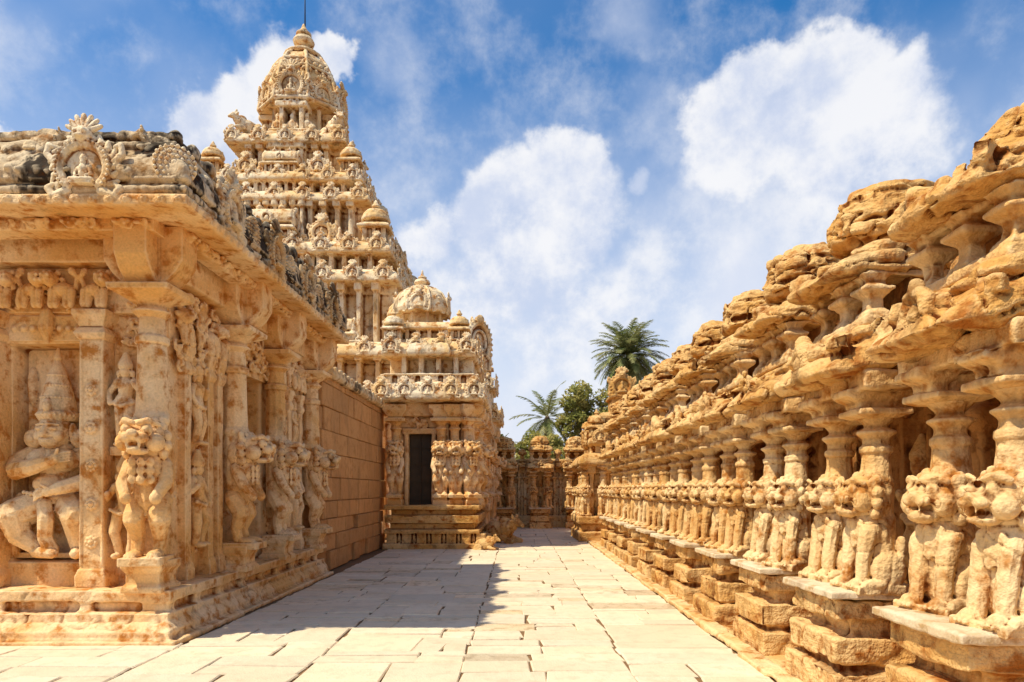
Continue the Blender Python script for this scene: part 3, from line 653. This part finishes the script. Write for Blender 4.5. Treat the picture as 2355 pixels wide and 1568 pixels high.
# corner shrine
b=B(); b.sq(0,0,[(.2,1.15),(.2,1.3),(.17,1.34),(.17,1.45)]); b.ring(0,.06,[(.12,1.4),(.12,3.2),(.17,3.26),(.11,3.32),(.11,3.36),(.21,3.46)],10); b.rect(0,.06,[(.28,.28,3.45),(.28,.28,3.54)]); b.rect(0,.06,[(.16,.2,3.53),(.32,.3,3.75),(.32,.3,3.9)])
LP_SH=worn(b,.018,M_cream,[(.2,.005)],90)
S=thing('corner_shrine','small domed shrine with dark doorway and rearing lion pillars at the tower foot','shrine',(-2.4,18.4,0))
def swp(name,b,vox,sd,mat=M_cream,disp=DT): return wpart(name,worn(b,vox,mat,disp,sd),S)
b=B()
b.box(-3.6,-1.0,18.25,22.5,0,.14); b.box(-3.50,-1.1,18.4,22.5,.14,.42); b.box(-3.58,-1.02,18.28,22.5,.42,.52); b.box(-3.44,-1.16,18.46,22.5,.52,.7); b.box(-3.56,-1.04,18.3,22.5,.7,.9); b.box(-3.41,-1.19,18.49,22.5,.9,1.06); b.box(-3.58,-1.02,18.28,22.5,1.06,1.18)
for i in range(7): b.box(-3.5+i*.4,-3.26+i*.4,18.31,18.6,.14,.42)
for i in range(6): b.put(stand_fig(i),Matrix.Translation((-3.18+i*.4,18.36,.15))@Matrix.Scale(.27,4))
swp('plinth',b,.02,91,M_ochre)
b=B(); b.box(-3.5,-3.05,18.9,22.4,1.1,4.1); b.box(-2.32,-1.25,18.9,22.4,1.1,4.1); b.box(-3.1,-2.25,18.9,22.4,3.14,4.1); b.box(-3.1,-2.25,19.3,22,1.1,3.2)
for x in (-3.06,-2.31): b.box(x-.055,x+.055,18.8,19.2,1.1,3.2)
b.box(-3.17,-2.2,18.78,19.0,3.14,3.28); b.box(-3.45,-1.2,18.7,19,3.62,4.05)
curls(b,-3.05,-2.3,3.28,3.6,18.86,.09,5,.9)
for x in (-1.95,-1.5,-1.25): b.box(x-.06,x+.06,18.78,19,1.1,3.7)
for y in (19.6,20.3,21,21.7): b.box(-1.4,-1.14,y-.07,y+.07,1.1,3.7)
swp('wall',b,.026,92)
b=B(); b.box(-3.02,-2.35,19.02,19.08,1.16,3.15)
for z in (1.3,1.8,2.3,2.75): b.box(-2.97,-2.71,18.99,19.04,z,z+.38); b.box(-2.66,-2.4,18.99,19.04,z,z+.38)
b.box(-2.7,-2.67,18.97,19.04,1.16,3.15); wpart('door',finish(b,M_door),S)
for x,y,rz in ((-3.32,18.62,0),(-2.08,18.62,0),(-1.7,18.62,R(10)),(-1.32,18.62,R(35)),(-1.15,19.6,PI/2),(-1.1,20.8,PI/2)):
    p=part('pillar',LP_SH,S,Vector((x,y,0))-S.location,rz); part('lion',LIONS,p,(0,-.05,1.42),0,(1.35,1.35,1.5))
def shrine_top(root,cx,cy,hx,hy,z,sd,dome=True):
    b=B(); kap(b,cx,cy,hx,hy,z,.55); kap(b,cx+hx*.0,cy,hx*.42,hy+.12,z-.01,.57); kap(b,cx,cy,hx+.12,hy*.42,z-.012,.57)
    for s in (-1,1): kap(b,cx+s*hx*.78,cy,hx*.22,hy+.07,z-.015,.56)
    c=wpart('cornice',worn(b,.028,M_tower,DT,sd),root)
    for i in range(5): part('gable_ornament',KUDUS,c,(cx-hx*.85+hx*1.7*i/4,cy-hy-.06,z+.02),0,.52)
    for i in range(4): part('gable_ornament',KUDUS,c,(cx+hx+.02,cy-hy*.85+hy*1.7*i/3,z+.02),PI/2,.5)
    b=B(); brackets(b,cx,cy,hx-.3,hy-.3,z+.45,z+.72,.35); body(b,cx,cy,hx-.7,hy-.7,z+.6,z+1.35,.45,.12,.4)
    wpart('storey',worn(b,.026,M_tower,DT,sd+1),root)
    b=B(); kap(b,cx,cy,hx-.2,hy-.2,z+1.2,.52); kap(b,cx,cy,hx*.4,hy+.0,z+1.19,.54); c=wpart('cornice',worn(b,.028,M_tower,DT,sd+2),root)
    for i in range(4): part('gable_ornament',KUDUS,c,(cx-hx*.7+hx*1.4*i/3,cy-hy+.16,z+1.25),0,.5)
    for i in range(3): part('gable_ornament',KUDUS,c,(cx+hx-.18,cy-hy*.7+hy*1.4*i/2,z+1.25),PI/2,.5)
shrine_top(S,-2.38,20.1,1.45,1.9,4.0,93)
b=B(); body(b,-2.75,19.75,.66,.68,5.55,6.12,.35,.1,.22); kap(b,-2.75,19.75,.98,1.0,6.02,.22,.2); b.ring(-2.75,19.75,[(.42,6.1),(.42,6.72)],8,PI/8)
for k in range(8):
    a=k*PI/4+PI/8; b.cap((-2.75+.57*math.cos(a),19.75+.57*math.sin(a),6.2),(-2.75+.57*math.cos(a),19.75+.57*math.sin(a),6.65),.05,.05)
swp('neck',b,.022,97,M_tower)
DQ=[(.5,6.6),(.8,6.63),(.83,6.74),(.78,6.98),(.64,7.2),(.4,7.36),(.15,7.42)]
b=B(); b.ring(-2.75,19.75,DQ,16)
for k in range(8):
    a=k*PI/4+PI/8; b.path([(-2.75+r*math.cos(a),19.75+r*math.sin(a),z) for r,z in DQ[1:]],.045,6)
b.ring(-2.75,19.75,[(.2,7.34),(.36,7.37),(.36,7.42),(.2,7.46)],14)
dm=swp('dome',b,.02,98,M_tower,[(.3,.01),(.08,.005)])
for k in range(8):
    a=k*PI/4; part('gable_ornament',KUDUS,dm,(-2.75+.72*math.sin(a),19.75-.72*math.cos(a),6.58),a,.62 if k%2==0 else .45)
b=B(); b.ring(-2.75,19.75,[(.2,7.38),(.14,7.46),(.24,7.56),(.2,7.64),(.09,7.68),(.14,7.72),(.05,7.8),(.02,7.95)],12); swp('finial',b,.018,99,M_tower,[(.1,.01)])
for x,y in ((-3.4,18.75),(-1.6,18.8)): part('corner_turret',KUTA,S,Vector((x,y,5.68))-S.location,0,.85)
part('statue',SEAT,S,Vector((-1.95,18.9,5.65))-S.location,0,.6)
S2=thing('gabled_shrine','stepped stone shrine with big horseshoe gable, just behind the domed corner shrine','shrine',(-1.8,23.0,0))
b=B(); b.box(-4,-.9,22.2,25,0,.4); b.box(-4,-1.0,22.3,25,.4,.9); b.box(-4,-.9,22.2,25,.9,1.15); body(b,-2.6,23.6,1.35,1.2,1.1,4.1,.6,.15,.12); wpart('wall',worn(b,.04,M_cream,DT,110),S2)
shrine_top(S2,-2.45,23.3,1.45,1.4,4.1,111)
b=B()
poly=[(.45*math.cos(R(a)),6.5+.6*math.sin(R(a))) for a in range(-30,211,15)]
body(b,0,0,.52,1.0,5.6,6.2,.35,.1,.08); b.prof([(p[0],p[1]) for p in poly],-1.0,1.0)
pts=[(.47*math.cos(R(a)),-1.05,6.5+.62*math.sin(R(a))) for a in range(-40,221,13)]; b.path(pts,.085,7); b.path([(p[0],1.0,p[2]) for p in pts],.085,7)
b.path([(p[0]*.62,-1.06,6.5+(p[2]-6.5)*.62) for p in pts],.05,7)
for p in pts: b.cap((p[0]*1.15,-1.05,6.5+(p[2]-6.5)*1.15),(p[0]*1.32,-1.03,6.5+(p[2]-6.5)*1.32),.07,.035,6)
b.ell((0,-1.1,7.24),(.17,.13,.17)); b.put(seat_fig(),Matrix.Translation((0,-1.05,6.2))@Matrix.Scale(.5,4))
for y in (-.6,0,.6): b.ring(0,y,[(.1,7.05),(.14,7.17),(.06,7.25),(.08,7.3),(.02,7.44)],8)
part('barrel_roof',worn(b,.023,M_tower,[(.2,.012)],115),S2,Vector((-1.85,23.0,0))-S2.location,R(40),(.9,.9,.985))
for y in (22.6,23.6,24.6):
    p=part('pillar',LP_SH,S2,Vector((-1.08,y,0))-S2.location,PI/2); part('lion',LIONS,p,(0,-.05,1.42),0,(1.3,1.3,1.42))
S3=thing('stepped_shrine','farthest stepped cornice shrine at the foot of the tower, nearest the passage end','shrine',(-1.4,26.6,0))
b=B(); b.box(-3.7,-.75,25.2,27.8,0,.5); b.box(-3.7,-.85,25.3,27.8,.5,1.15); body(b,-2.35,26.6,1.4,1.25,1.1,4.1,.6,.15,.12); wpart('wall',worn(b,.045,M_cream,DT,120),S3)
shrine_top(S3,-2.2,26.5,1.55,1.4,4.1,121)
for y in (25.6,26.6):
    p=part('pillar',LP_SH,S3,Vector((-.9,y,0))-S3.location,PI/2); part('lion',LIONS,p,(0,-.05,1.42),0,(1.3,1.3,1.42))
part('corner_turret',KUTA,S3,Vector((-1.25,25.6,5.75))-S3.location,0,1.0); part('corner_turret',KUTA,S3,Vector((-2.6,25.6,5.75))-S3.location,0,1.2)
for (x,y,rz,s,l) in ((-.85,18.15,R(75),.62,'small worn reclining bull statue on the paving at the shrine steps'),(-.55,20.6,R(60),1.25,'larger reclining bull statue beside the corner shrine, behind the small one')):
    single('bull_statue',BULLO,l,'statue',(x,y,-.02),rz,s)
# ------------------------------------------------------------------ right-hand row
def rubble(b,q,n,x0,x1,y0,y1,z,s):
    for _ in range(n):
        w=q.uniform(.5,1)*s; M=Matrix.Translation((q.uniform(x0,x1),q.uniform(y0,y1),z))@Euler((q.uniform(-.25,.25),q.uniform(-.25,.25),q.uniform(0,3))).to_matrix().to_4x4()
        b.box(-w,w,-w*q.uniform(.5,.9),w*q.uniform(.5,.9),-.05,w*q.uniform(.5,1.1),M)
def row_meshes(sd):
    d={}; q=random.Random(sd); u=lambda a: q.uniform(-a,a)
    b=B(); b.box(.01+u(.03),.95,-.45,.45,-.02,.24); b.box(.1,.9,-.36,.36,.2,.3); b.box(.05+u(.02),.95,-.41,.41,.285,.5); b.box(.2,.9,-.32,.32,.45,.66); b.box(.07,.9,-.4,.4,.625,.785)
    d['pedestal']=worn(b,.0175,M_ochre,[(.5,.025),(.15,.015),(.05,.007)],sd,0,1.0,(.6,.02))
    b=B(); b.box(.0,.8,-.45,.45,.79,.85); d['slab']=worn(b,.014,M_slab,[(.3,.01),(.06,.006)],sd+1)
    b=B(); b.box(.95,1.2,-.76,.76,0,2.5); b.box(.62,.98,-.3,.3,.0,.8); b.box(.72,.98,-.76,.76,0,.5)
    for y in (-.62,.62): b.box(.8,.98,y-.05,y+.05,.4,2.4); b.rect(.86,y,[(.06,.05,2.0),(.14,.11,2.08),(.14,.11,2.13),(.08,.06,2.15)])
    b.box(.86,.98,-.22,-.15,.8,2.2); b.box(.86,.98,.15,.22,.8,2.2)
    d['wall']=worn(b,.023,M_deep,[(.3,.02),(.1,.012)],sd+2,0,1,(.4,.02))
    b=B(); b.box(.2,.95,-.55,-.01,2.33,2.47); b.box(.21,.95,.01,.55,2.33,2.46); b.box(.26,.95,-.53,.53,2.36,2.44)
    for y in (-.3,.3): b.rect(.4,y,[(.12,.1,2.17),(.17,.11,2.21),(.17,.11,2.25),(.28,.14,2.29),(.28,.14,2.345)])
    d['beam']=worn(b,.0165,M_ochre2,[(.3,.012),(.1,.01),(.04,.005)],sd+3,0,1,(.3,.015))
    b=B(); b.profr([(1.0,2.46),(.14,2.44),(-.0+u(.05),2.43),(-.06+u(.04),2.47),(-.04,2.53),(.04,2.6),(.13,2.66),(.3,2.71),(1.0,2.74)],-.57+u(.05),.57+u(.05),(.5,2.58),.72,.14)
    b.profr([(1.0,2.72),(.28,2.71),(.2+u(.03),2.75),(.24,2.8),(.34,2.82),(1.0,2.84)],-.5,.5+u(.05),(.6,2.77),.85,.06)
    b.put(kudu_l,Matrix.Translation((.03,u(.05),2.45))@Matrix.Rotation(-PI/2,4,'Z')@Matrix.Scale(.36,4)); rubble(b,q,8,.02,.25,-.5,.5,2.66,.085)
    d['eave']=worn(b,.0158,M_ochre,[(.5,.04),(.2,.026),(.07,.013)],sd+4,0,1.5,(.35,.04))
    b=B()
    for y in (-.36,0,.36): b.box(.3,.4,y-.055,y+.055,2.86,3.14); b.rect(.35,y,[(.055,.055,3.02),(.12,.11,3.07),(.12,.11,3.1),(.06,.06,3.12),(.14,.1,3.2)]); b.rect(.35,y,[(.09,.09,2.86),(.09,.09,2.9),(.055,.055,2.94)])
    b.box(.24,1,-.46,.46,2.8,2.87); b.box(.28,1.0,-.44,.44,3.17,3.22)
    d['upper_storey']=worn(b,.0145,M_ochre2,[(.3,.01),(.1,.008)],sd+5,0,1,(.3,.01))
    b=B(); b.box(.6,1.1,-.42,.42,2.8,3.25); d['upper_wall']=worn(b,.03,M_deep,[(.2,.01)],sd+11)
    b=B(); b.profr([(1.1,3.22),(.2,3.2),(.06+u(.04),3.19),(.02,3.23),(.06,3.28),(.16,3.33),(.3,3.36),(1.1,3.38)],-.5+u(.05),.5+u(.05),(.5,3.28),.75,.12); b.profr([(1.1,3.35),(.32,3.36),(.26+u(.03),3.39),(.34,3.45),(1.1,3.47)],-.38,.38,(.6,3.4),.85,.06)
    rubble(b,q,8,.1,.4,-.43,.43,3.34,.09)
    d['upper_eave']=worn(b,.0152,M_ochre,[(.45,.03),(.17,.024),(.06,.012)],sd+6,0,1.5,(.32,.035))
    b=B(); b.ring(.66,0,[(.28,3.42),(.28,3.58)],8,PI/8); b.ring(.66,0,[(.28,3.52),(.39,3.545),(.43,3.58),(.425,3.63),(.36,3.645),(.36,3.665),(.405,3.68),(.41,3.76),(.39,3.84),(.34,3.855),(.34,3.87),(.36,3.885),(.29,3.96),(.2,4.01),(.06,4.03)],14)
    b.put(kudu_l,Matrix.Translation((.66,0,0))@Matrix.Rotation(-PI/2,4,'Z')@Matrix.Translation((0,-.35,3.5))@Matrix.Scale(.4,4)); b.put(kudu_l,Matrix.Translation((.66,0,0))@Matrix.Translation((0,-.35,3.5))@Matrix.Scale(.36,4))
    d['dome']=worn(b,.015,M_ochre,[(.35,.035),(.15,.025),(.06,.012)],sd+7,0,2.2,(.3,.04))
    b=B(); b.box(.75,1.2,.6,.88,2.3,2.8); b.profr([(1.1,2.56),(.5,2.52),(.42,2.56),(.5,2.64),(1.1,2.68)],.6,.88,(.7,2.6),.8,.05); b.profr([(1.1,2.76),(.65,2.76),(.6,2.8),(.7,2.87),(1.1,2.9)],.6,.88,(.8,2.83),.8,.05); b.box(.78,1.1,.66,.82,2.86,3.12); b.ring(.92,.74,[(.13,3.06),(.19,3.1),(.19,3.18),(.12,3.28),(.04,3.32)],10)
    rubble(b,q,4,.5,.8,.62,.86,2.66,.08)
    d['link_roof']=worn(b,.018,M_ochre,[(.4,.025),(.13,.018)],sd+8,0,1.2,(.35,.025))
    b=B(); b.ring(0,.03,[(.13,.5),(.125,.82),(.108,.9),(.1,1.02),(.118,1.03),(.118,1.07),(.095,1.08),(.095,1.13),(.14,1.17),(.14,1.185),(.085,1.21),(.085,1.23),(.15,1.3)],12)
    d['pillar']=worn(b,.0105,M_ochre2,[(.2,.009),(.07,.005)],sd+9,0,1,(.3,.008))
    b=B(); b.rect(0,.02,[(.13,.13,1.285),(.19,.19,1.31),(.19,.19,1.345),(.11,.11,1.36)]); d['capital']=worn(b,.0115,M_ochre2,[(.2,.012),(.06,.005)],sd+10)
    return d
RM=[row_meshes(200+20*i) for i in range(4)]
def row_shrine(root,v,dome_dx=0,dome_dz=0,light=False):
    d=RM[v%4]; rr=random.Random(v*7+1)
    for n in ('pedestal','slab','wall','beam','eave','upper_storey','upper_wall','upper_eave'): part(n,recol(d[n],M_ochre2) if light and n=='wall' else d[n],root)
    part('dome',d['dome'],root,(dome_dx,0,dome_dz))
    part('link_roof',d['link_roof'],root)
    for y in (-.29,.29):
        p=part('pillar',d['pillar'],root,(.38,y,.85),-PI/2+rr.uniform(-.1,.1)); part('capital',d['capital'],p)
        part('lion',LION[rr.randint(0,2)],p,(0,0,.01),rr.uniform(.1,.6),(.78,.74,.85))
    part('statue',STANDO,root,(.93,0,.8),-PI/2,1.25)
ords=['nearest','second','third','fourth','fifth','sixth','seventh','eighth','ninth','tenth','eleventh','twelfth']
for i in range(11):
    yc=3.98+1.475*i
    lab=('nearest weathered sandstone shrine of the right-hand row, cut by the photo edge' if i==0 else '%s weathered sandstone shrine from the camera in the right-hand row'%ords[i])
    if i==10: lab='last weathered sandstone shrine at the far end of the right-hand row'
    r=thing('lion_shrine',lab,'shrine',(2.3,yc,0),0,'lion shrines lining the right side of the passage')
    row_shrine(r,i,.16 if i==0 else 0,-.2 if i==0 else 0)
b=B(); b.box(3.45,3.9,2.4,28.5,0,3.0); b.box(3.38,3.95,2.4,28.5,2.95,3.15)
single('enclosure_wall',worn(b,.05,M_ochre,[(.5,.03),(.15,.02)],300),'long ochre enclosure wall standing behind the right-hand row of shrines','wall')
S4=thing('gate_shrine','larger tiered shrine with gabled turret projecting beyond the right-hand row end','shrine',(2.8,21.8,0))
DE=[(.45,.03),(.16,.015),(.05,.006)]
b=B(); b.box(1.87,4,20.9,23.8,0,.3); b.box(1.95,4,21,23.8,.3,.55); b.box(1.85,4,20.88,23.8,.55,.78); body(b,3.25,22.4,1.0,1.1,.7,2.4,.5,.13,.15); wpart('plinth',worn(b,.028,M_ochre,DE,301),S4)
b=B(); kap(b,3.2,22.4,1.32,1.5,2.35,.34); body(b,3.35,22.4,.9,1.0,2.6,3.05,.35,.12,.16); kap(b,3.35,22.4,1.12,1.3,3.0,.3); wpart('cornice',worn(b,.026,M_ochre,DE,302),S4)
b=B(); body(b,3.4,22.4,.55,.7,3.25,3.85,.3,.12,.16); kap(b,3.4,22.4,.85,.95,3.8,.26); b.box(3.05,3.75,22.0,22.8,4.0,4.2)
wpart('turret',worn(b,.024,M_ochre,DE,303),S4)
part('barrel_turret',SALAO,S4,Vector((3.3,22.3,4.1))-S4.location,R(90),(.8,.95,1.35)); part('gable_ornament',KUDUO,S4,Vector((3.3,21.6,4.5))-S4.location,0,.85)
for y in (21.4,23.4): part('corner_turret',KUTAO,S4,Vector((2.48,y,3.25))-S4.location,0,.85)
for y in (21.9,22.9): part('gable_ornament',KUDUO,S4,Vector((2.21,y,3.02))-S4.location,-PI/2,.5)
for x in (2.55,3.1,3.7): part('gable_ornament',KUDUO,S4,Vector((x,21.08,3.02))-S4.location,0,.5)
for x,y,rz in ((2.1,21.15,0),(2.1,21.9,-PI/2),(2.1,22.7,-PI/2),(2.65,21.1,0)):
    p=part('pillar',RM[0]['pillar'],S4,Vector((x,y,.78))-S4.location,rz,(1,1,1.15)); part('capital',RM[0]['capital'],p); part('lion',LION[1],p,(0,-.02,.02),0,(.74,.72,.8))
fl=['far sandstone shrine at the passage end, half hidden by the stepped shrine','far sandstone shrine at the passage end, in the middle of the gap','far sandstone shrine at the passage end, right beside the gate shrine']
for i,x in enumerate((-.55,.95,2.45)):
    r=thing('lion_shrine',fl[i],'shrine',(x,28.0,0),PI/2,'far shrines closing the passage end'); row_shrine(r,i+1,0,-.2,True)
b=B(); b.box(-6,6,29.3,29.8,0,2.9); single('enclosure_wall',worn(b,.06,M_ochre,[(.5,.03)],310),'far ochre enclosure wall closing the end of the passage','wall')
# ------------------------------------------------------------------ trees
def palm(name,label,loc,h,L,n,seed,droop=1.0):
    rnd=random.Random(seed); t=thing(name,label,'palm tree',loc)
    b=B(); pts=[(math.sin(k*.5)*.08,0,h*k/10) for k in range(11)]
    for k in range(10): b.cap(pts[k],pts[k+1],.26-.008*k,.25-.008*k)
    part('trunk',worn(b,.06,M_trunk,[(.12,.04)],seed),t)
    b=B()
    for i in range(n):
        az=i*2.39996+rnd.uniform(-.2,.2); el=R(85-140*((i+.5)/n)**.85+rnd.uniform(-6,6)); p=Vector((pts[-1][0],0,h)); q=el; l=L*rnd.uniform(.85,1.08)
        N=16; path=[]
        for k in range(N+1):
            path.append((p.copy(),q)); d=Vector((math.cos(q)*math.cos(az),math.cos(q)*math.sin(az),math.sin(q))); p=p+d*(l/N); q-=droop*(.02+.085*(k/N))*(1.0 if q>-1.2 else .2)
        side=Vector((-math.sin(az),math.cos(az),0))
        for k in range(N):
            a,c=path[k][0],path[k+1][0]; w=.03*(1-k/N)+.008; b.add([a-side*w,a+side*w,c+side*w,c-side*w],[(0,1,2,3)])
            if k<2: continue
            for m in range(4):
                o=a.lerp(c,m/4); d=(c-a).normalized(); f=(k+m/4)/N; ll=l*.2*(math.sin(PI*min(1,f*.85+.12)))**.7
                for s in (-1,1):
                    e=(side*s*1.0+d*.85+Vector((0,0,rnd.uniform(-.4,.2)))).normalized()*ll*rnd.uniform(.85,1.1)+Vector((0,0,-.1*ll))
                    ww=d*.022
                    b.add([o-ww,o+ww,o+e*.6+ww*.9,o+e,o+e*.6-ww*.9],[(0,1,2,3,4)])
    part('crown',finish(b,M_palm),t)
palm('palm_tree','tall date palm with round feathery crown rising above the right-hand shrines',(7.4,45,0),10.4,2.8,110,3,1.25)
palm('palm_tree','coconut palm with wind-swept fronds left of the bushy tree',(1.9,42,0),6.0,2.6,24,5,1.0)
palm('palm_tree','small palm top peeping over the far shrines at left',(-.9,40,0),3.9,1.3,18,8,1.0)
def tree(label,loc,cz,rad,n,seed,trunk_h):
    rnd=random.Random(seed); t=thing('leafy_tree',label,'tree',loc); b=B(); b.path([(0,0,0),(.1,0,trunk_h*.5),(0,.1,trunk_h)],[.22,.17,.13]); cl=[]
    for i in range(30):
        a=rnd.uniform(0,6.28); u=rnd.uniform(-.8,1); s=math.sqrt(max(0,1-u*u)); q=rnd.uniform(.5,1)
        c=Vector((rad[0]*q*s*math.cos(a),rad[1]*q*s*math.sin(a),cz+rad[2]*u*q)); cl.append(c)
        if i<12: b.path([(0,.1,trunk_h),tuple(Vector((0,.1,trunk_h)).lerp(c,.5)+Vector((0,0,.2))),tuple(c)],[.1,.06,.02],6)
    part('trunk',finish(b,M_trunk,True),t); b=B()
    for c in cl:
        rr=rad[0]*rnd.uniform(.25,.42)
        for _ in range(n):
            v=Vector((rnd.gauss(0,1),rnd.gauss(0,1),rnd.gauss(0,1))).normalized()*rr*rnd.uniform(.4,1)**.6; v.z*=.75
            o=c+v; e=Vector((rnd.gauss(0,1),rnd.gauss(0,1),rnd.gauss(0,.7))).normalized(); f=e.orthogonal().normalized(); s=rnd.uniform(.08,.15)
            b.add([o-e*s,o+f*s*.5,o+e*s,o-f*s*.5],[(0,1,2,3)])
    part('crown',finish(b,M_leaf),t)
tree('bushy green tree between the two palms behind the far shrines',(4.1,41,0),5.6,(2.0,1.6,2.3),280,4,4.0)
tree('low green tree below the coconut palm behind the far shrines',(1.3,39,0),3.6,(1.5,1.2,1.2),220,6,2.5)
tree('leafy tree behind the gate shrine turret, right of the bushy tree',(6.0,43,0),4.8,(1.9,1.5,2.0),240,9,3.2)
# ------------------------------------------------------------------ light, sky, camera
LD=Vector((.59,.30,-1)).normalized()
sun=bpy.data.lights.new('sun','SUN'); sun.energy=5; sun.angle=R(.8); sun.color=(1,.92,.76); so=bpy.data.objects.new('sun',sun); so.rotation_euler=LD.to_track_quat('-Z','Y').to_euler(); so.location=(-20,-5,30); COL.objects.link(so)
w=bpy.data.worlds.new('World'); SC.world=w; w.use_nodes=True; nt=w.node_tree; nt.nodes.clear(); g=G(nt)
out=g.n('ShaderNodeOutputWorld'); sky=g.n('ShaderNodeTexSky'); sky.sky_type='NISHITA'; sky.sun_disc=False
sky.sun_elevation=math.asin(-LD.z); sky.sun_rotation=math.atan2(-LD.x,-LD.y)%(2*PI); sky.air_density=1.0; sky.dust_density=.5; sky.ozone_density=1.5
tc=g.n('ShaderNodeTexCoord'); D=tc.outputs['Generated']
wn=g.noise(D,7,6,.6,True); wv=g.vm('SCALE',g.vm('SUBTRACT',wn,(.5,.5,.5)),.17)
Dw=g.vm('NORMALIZE',g.vm('ADD',D,wv))
def blob(px,py,r,wt=1.0):
    v=Vector(((px-1190)/1570,1,(1125-py)/1570)); L=v.length; v.normalize(); a=r*1.35/1570/L; c=math.cos(a)
    d=g.vm('DOT_PRODUCT',Dw,tuple(v)); return g.m('MULTIPLY',g.mr(d,c,1,0,1,False),wt)
def field(L):
    f=None
    for q in L:
        x=blob(*q); f=x if f is None else g.m('SMOOTH_MAX',f,x,.22)
    return f
cum=field([(1690,250,105),(1760,170,90),(1900,160,105),(2040,240,105),(1700,350,110,.9),(1860,310,150,.85),(2080,330,120,.65),(1900,430,180,.5),(1290,410,85),(1215,460,100),(1120,520,100,.95),(1310,490,120,.85),(1180,630,190,.65),(970,530,75,.85),(1480,660,200,.45),(1350,780,230,.5),(1000,680,160,.5),
   (440,330,70),(500,280,80),(560,220,70),(640,190,80),(500,380,100),(750,160,50),(20,320,45)])
wis=field([(900,150,90,.35),(1430,80,100,.5),(1460,385,40,1),(940,320,90,.4),(2250,120,300,.5),(250,230,300,.5),(60,120,260,.55),(2250,450,380,.9),(1650,620,350,.95),(1300,800,400,1)])
n2=g.noise(D,12,7,.62); n3=g.noise(D,2.4,3,.55)
cm=g.mr(g.m('ADD',cum,g.m('MULTIPLY',g.m('SUBTRACT',n2,.5),.9)),.07,.68)
wm=g.m('MULTIPLY',wis,g.mr(n3,.30,.62))
sep=g.n('ShaderNodeSeparateXYZ'); g.put(sep.inputs[0],D)
hz=g.m('POWER',g.mr(sep.outputs[2],.10,.55,1,0,False),.9)
hz=g.m('MULTIPLY',hz,.97)
sky2=g.n('ShaderNodeHueSaturation'); sky2.inputs['Saturation'].default_value=1.55; sky2.inputs['Value'].default_value=1.08; g.put(sky2.inputs['Color'],sky.outputs[0])
b1=g.n('ShaderNodeBackground'); g.put(b1.inputs[0],sky2.outputs[0]); b1.inputs[1].default_value=.15
b2=g.n('ShaderNodeBackground'); g.put(b2.inputs[0],(.73,.77,.88,1)); b2.inputs[1].default_value=1.06
shade=g.mr(g.m('ADD',g.m('MULTIPLY',n2,1.0),g.m('ADD',g.m('MULTIPLY',n3,.4),g.m('MULTIPLY',cum,-.1))),.44,.76)
b3=g.n('ShaderNodeBackground'); g.put(b3.inputs[0],g.mix(shade,(.62,.69,.86),(.94,.94,.96))); b3.inputs[1].default_value=1.02
m1=g.n('ShaderNodeMixShader'); g.put(m1.inputs[0],g.m('MAXIMUM',hz,wm)); nt.links.new(b1.outputs[0],m1.inputs[1]); nt.links.new(b2.outputs[0],m1.inputs[2])
m2=g.n('ShaderNodeMixShader'); g.put(m2.inputs[0],g.m('MULTIPLY',cm,.93)); nt.links.new(m1.outputs[0],m2.inputs[1]); nt.links.new(b3.outputs[0],m2.inputs[2])
nt.links.new(m2.outputs[0],out.inputs[0])
for o in ALL: COL.objects.link(o)
cam=bpy.data.cameras.new('camera'); co=bpy.data.objects.new('camera',cam); COL.objects.link(co); co.location=(0,0,1.6); co.rotation_euler=(PI/2,0,0)
cam.sensor_width=36; cam.lens=24; cam.shift_y=.145; cam.shift_x=-.0053; cam.clip_start=.05; cam.clip_end=2000; SC.camera=co
SC.view_settings.view_transform='Standard'; SC.view_settings.look='None'; SC.view_settings.exposure=0
print('done',time.time()-T0,len(ALL), sum(len(m.polygons) for m in bpy.data.meshes))
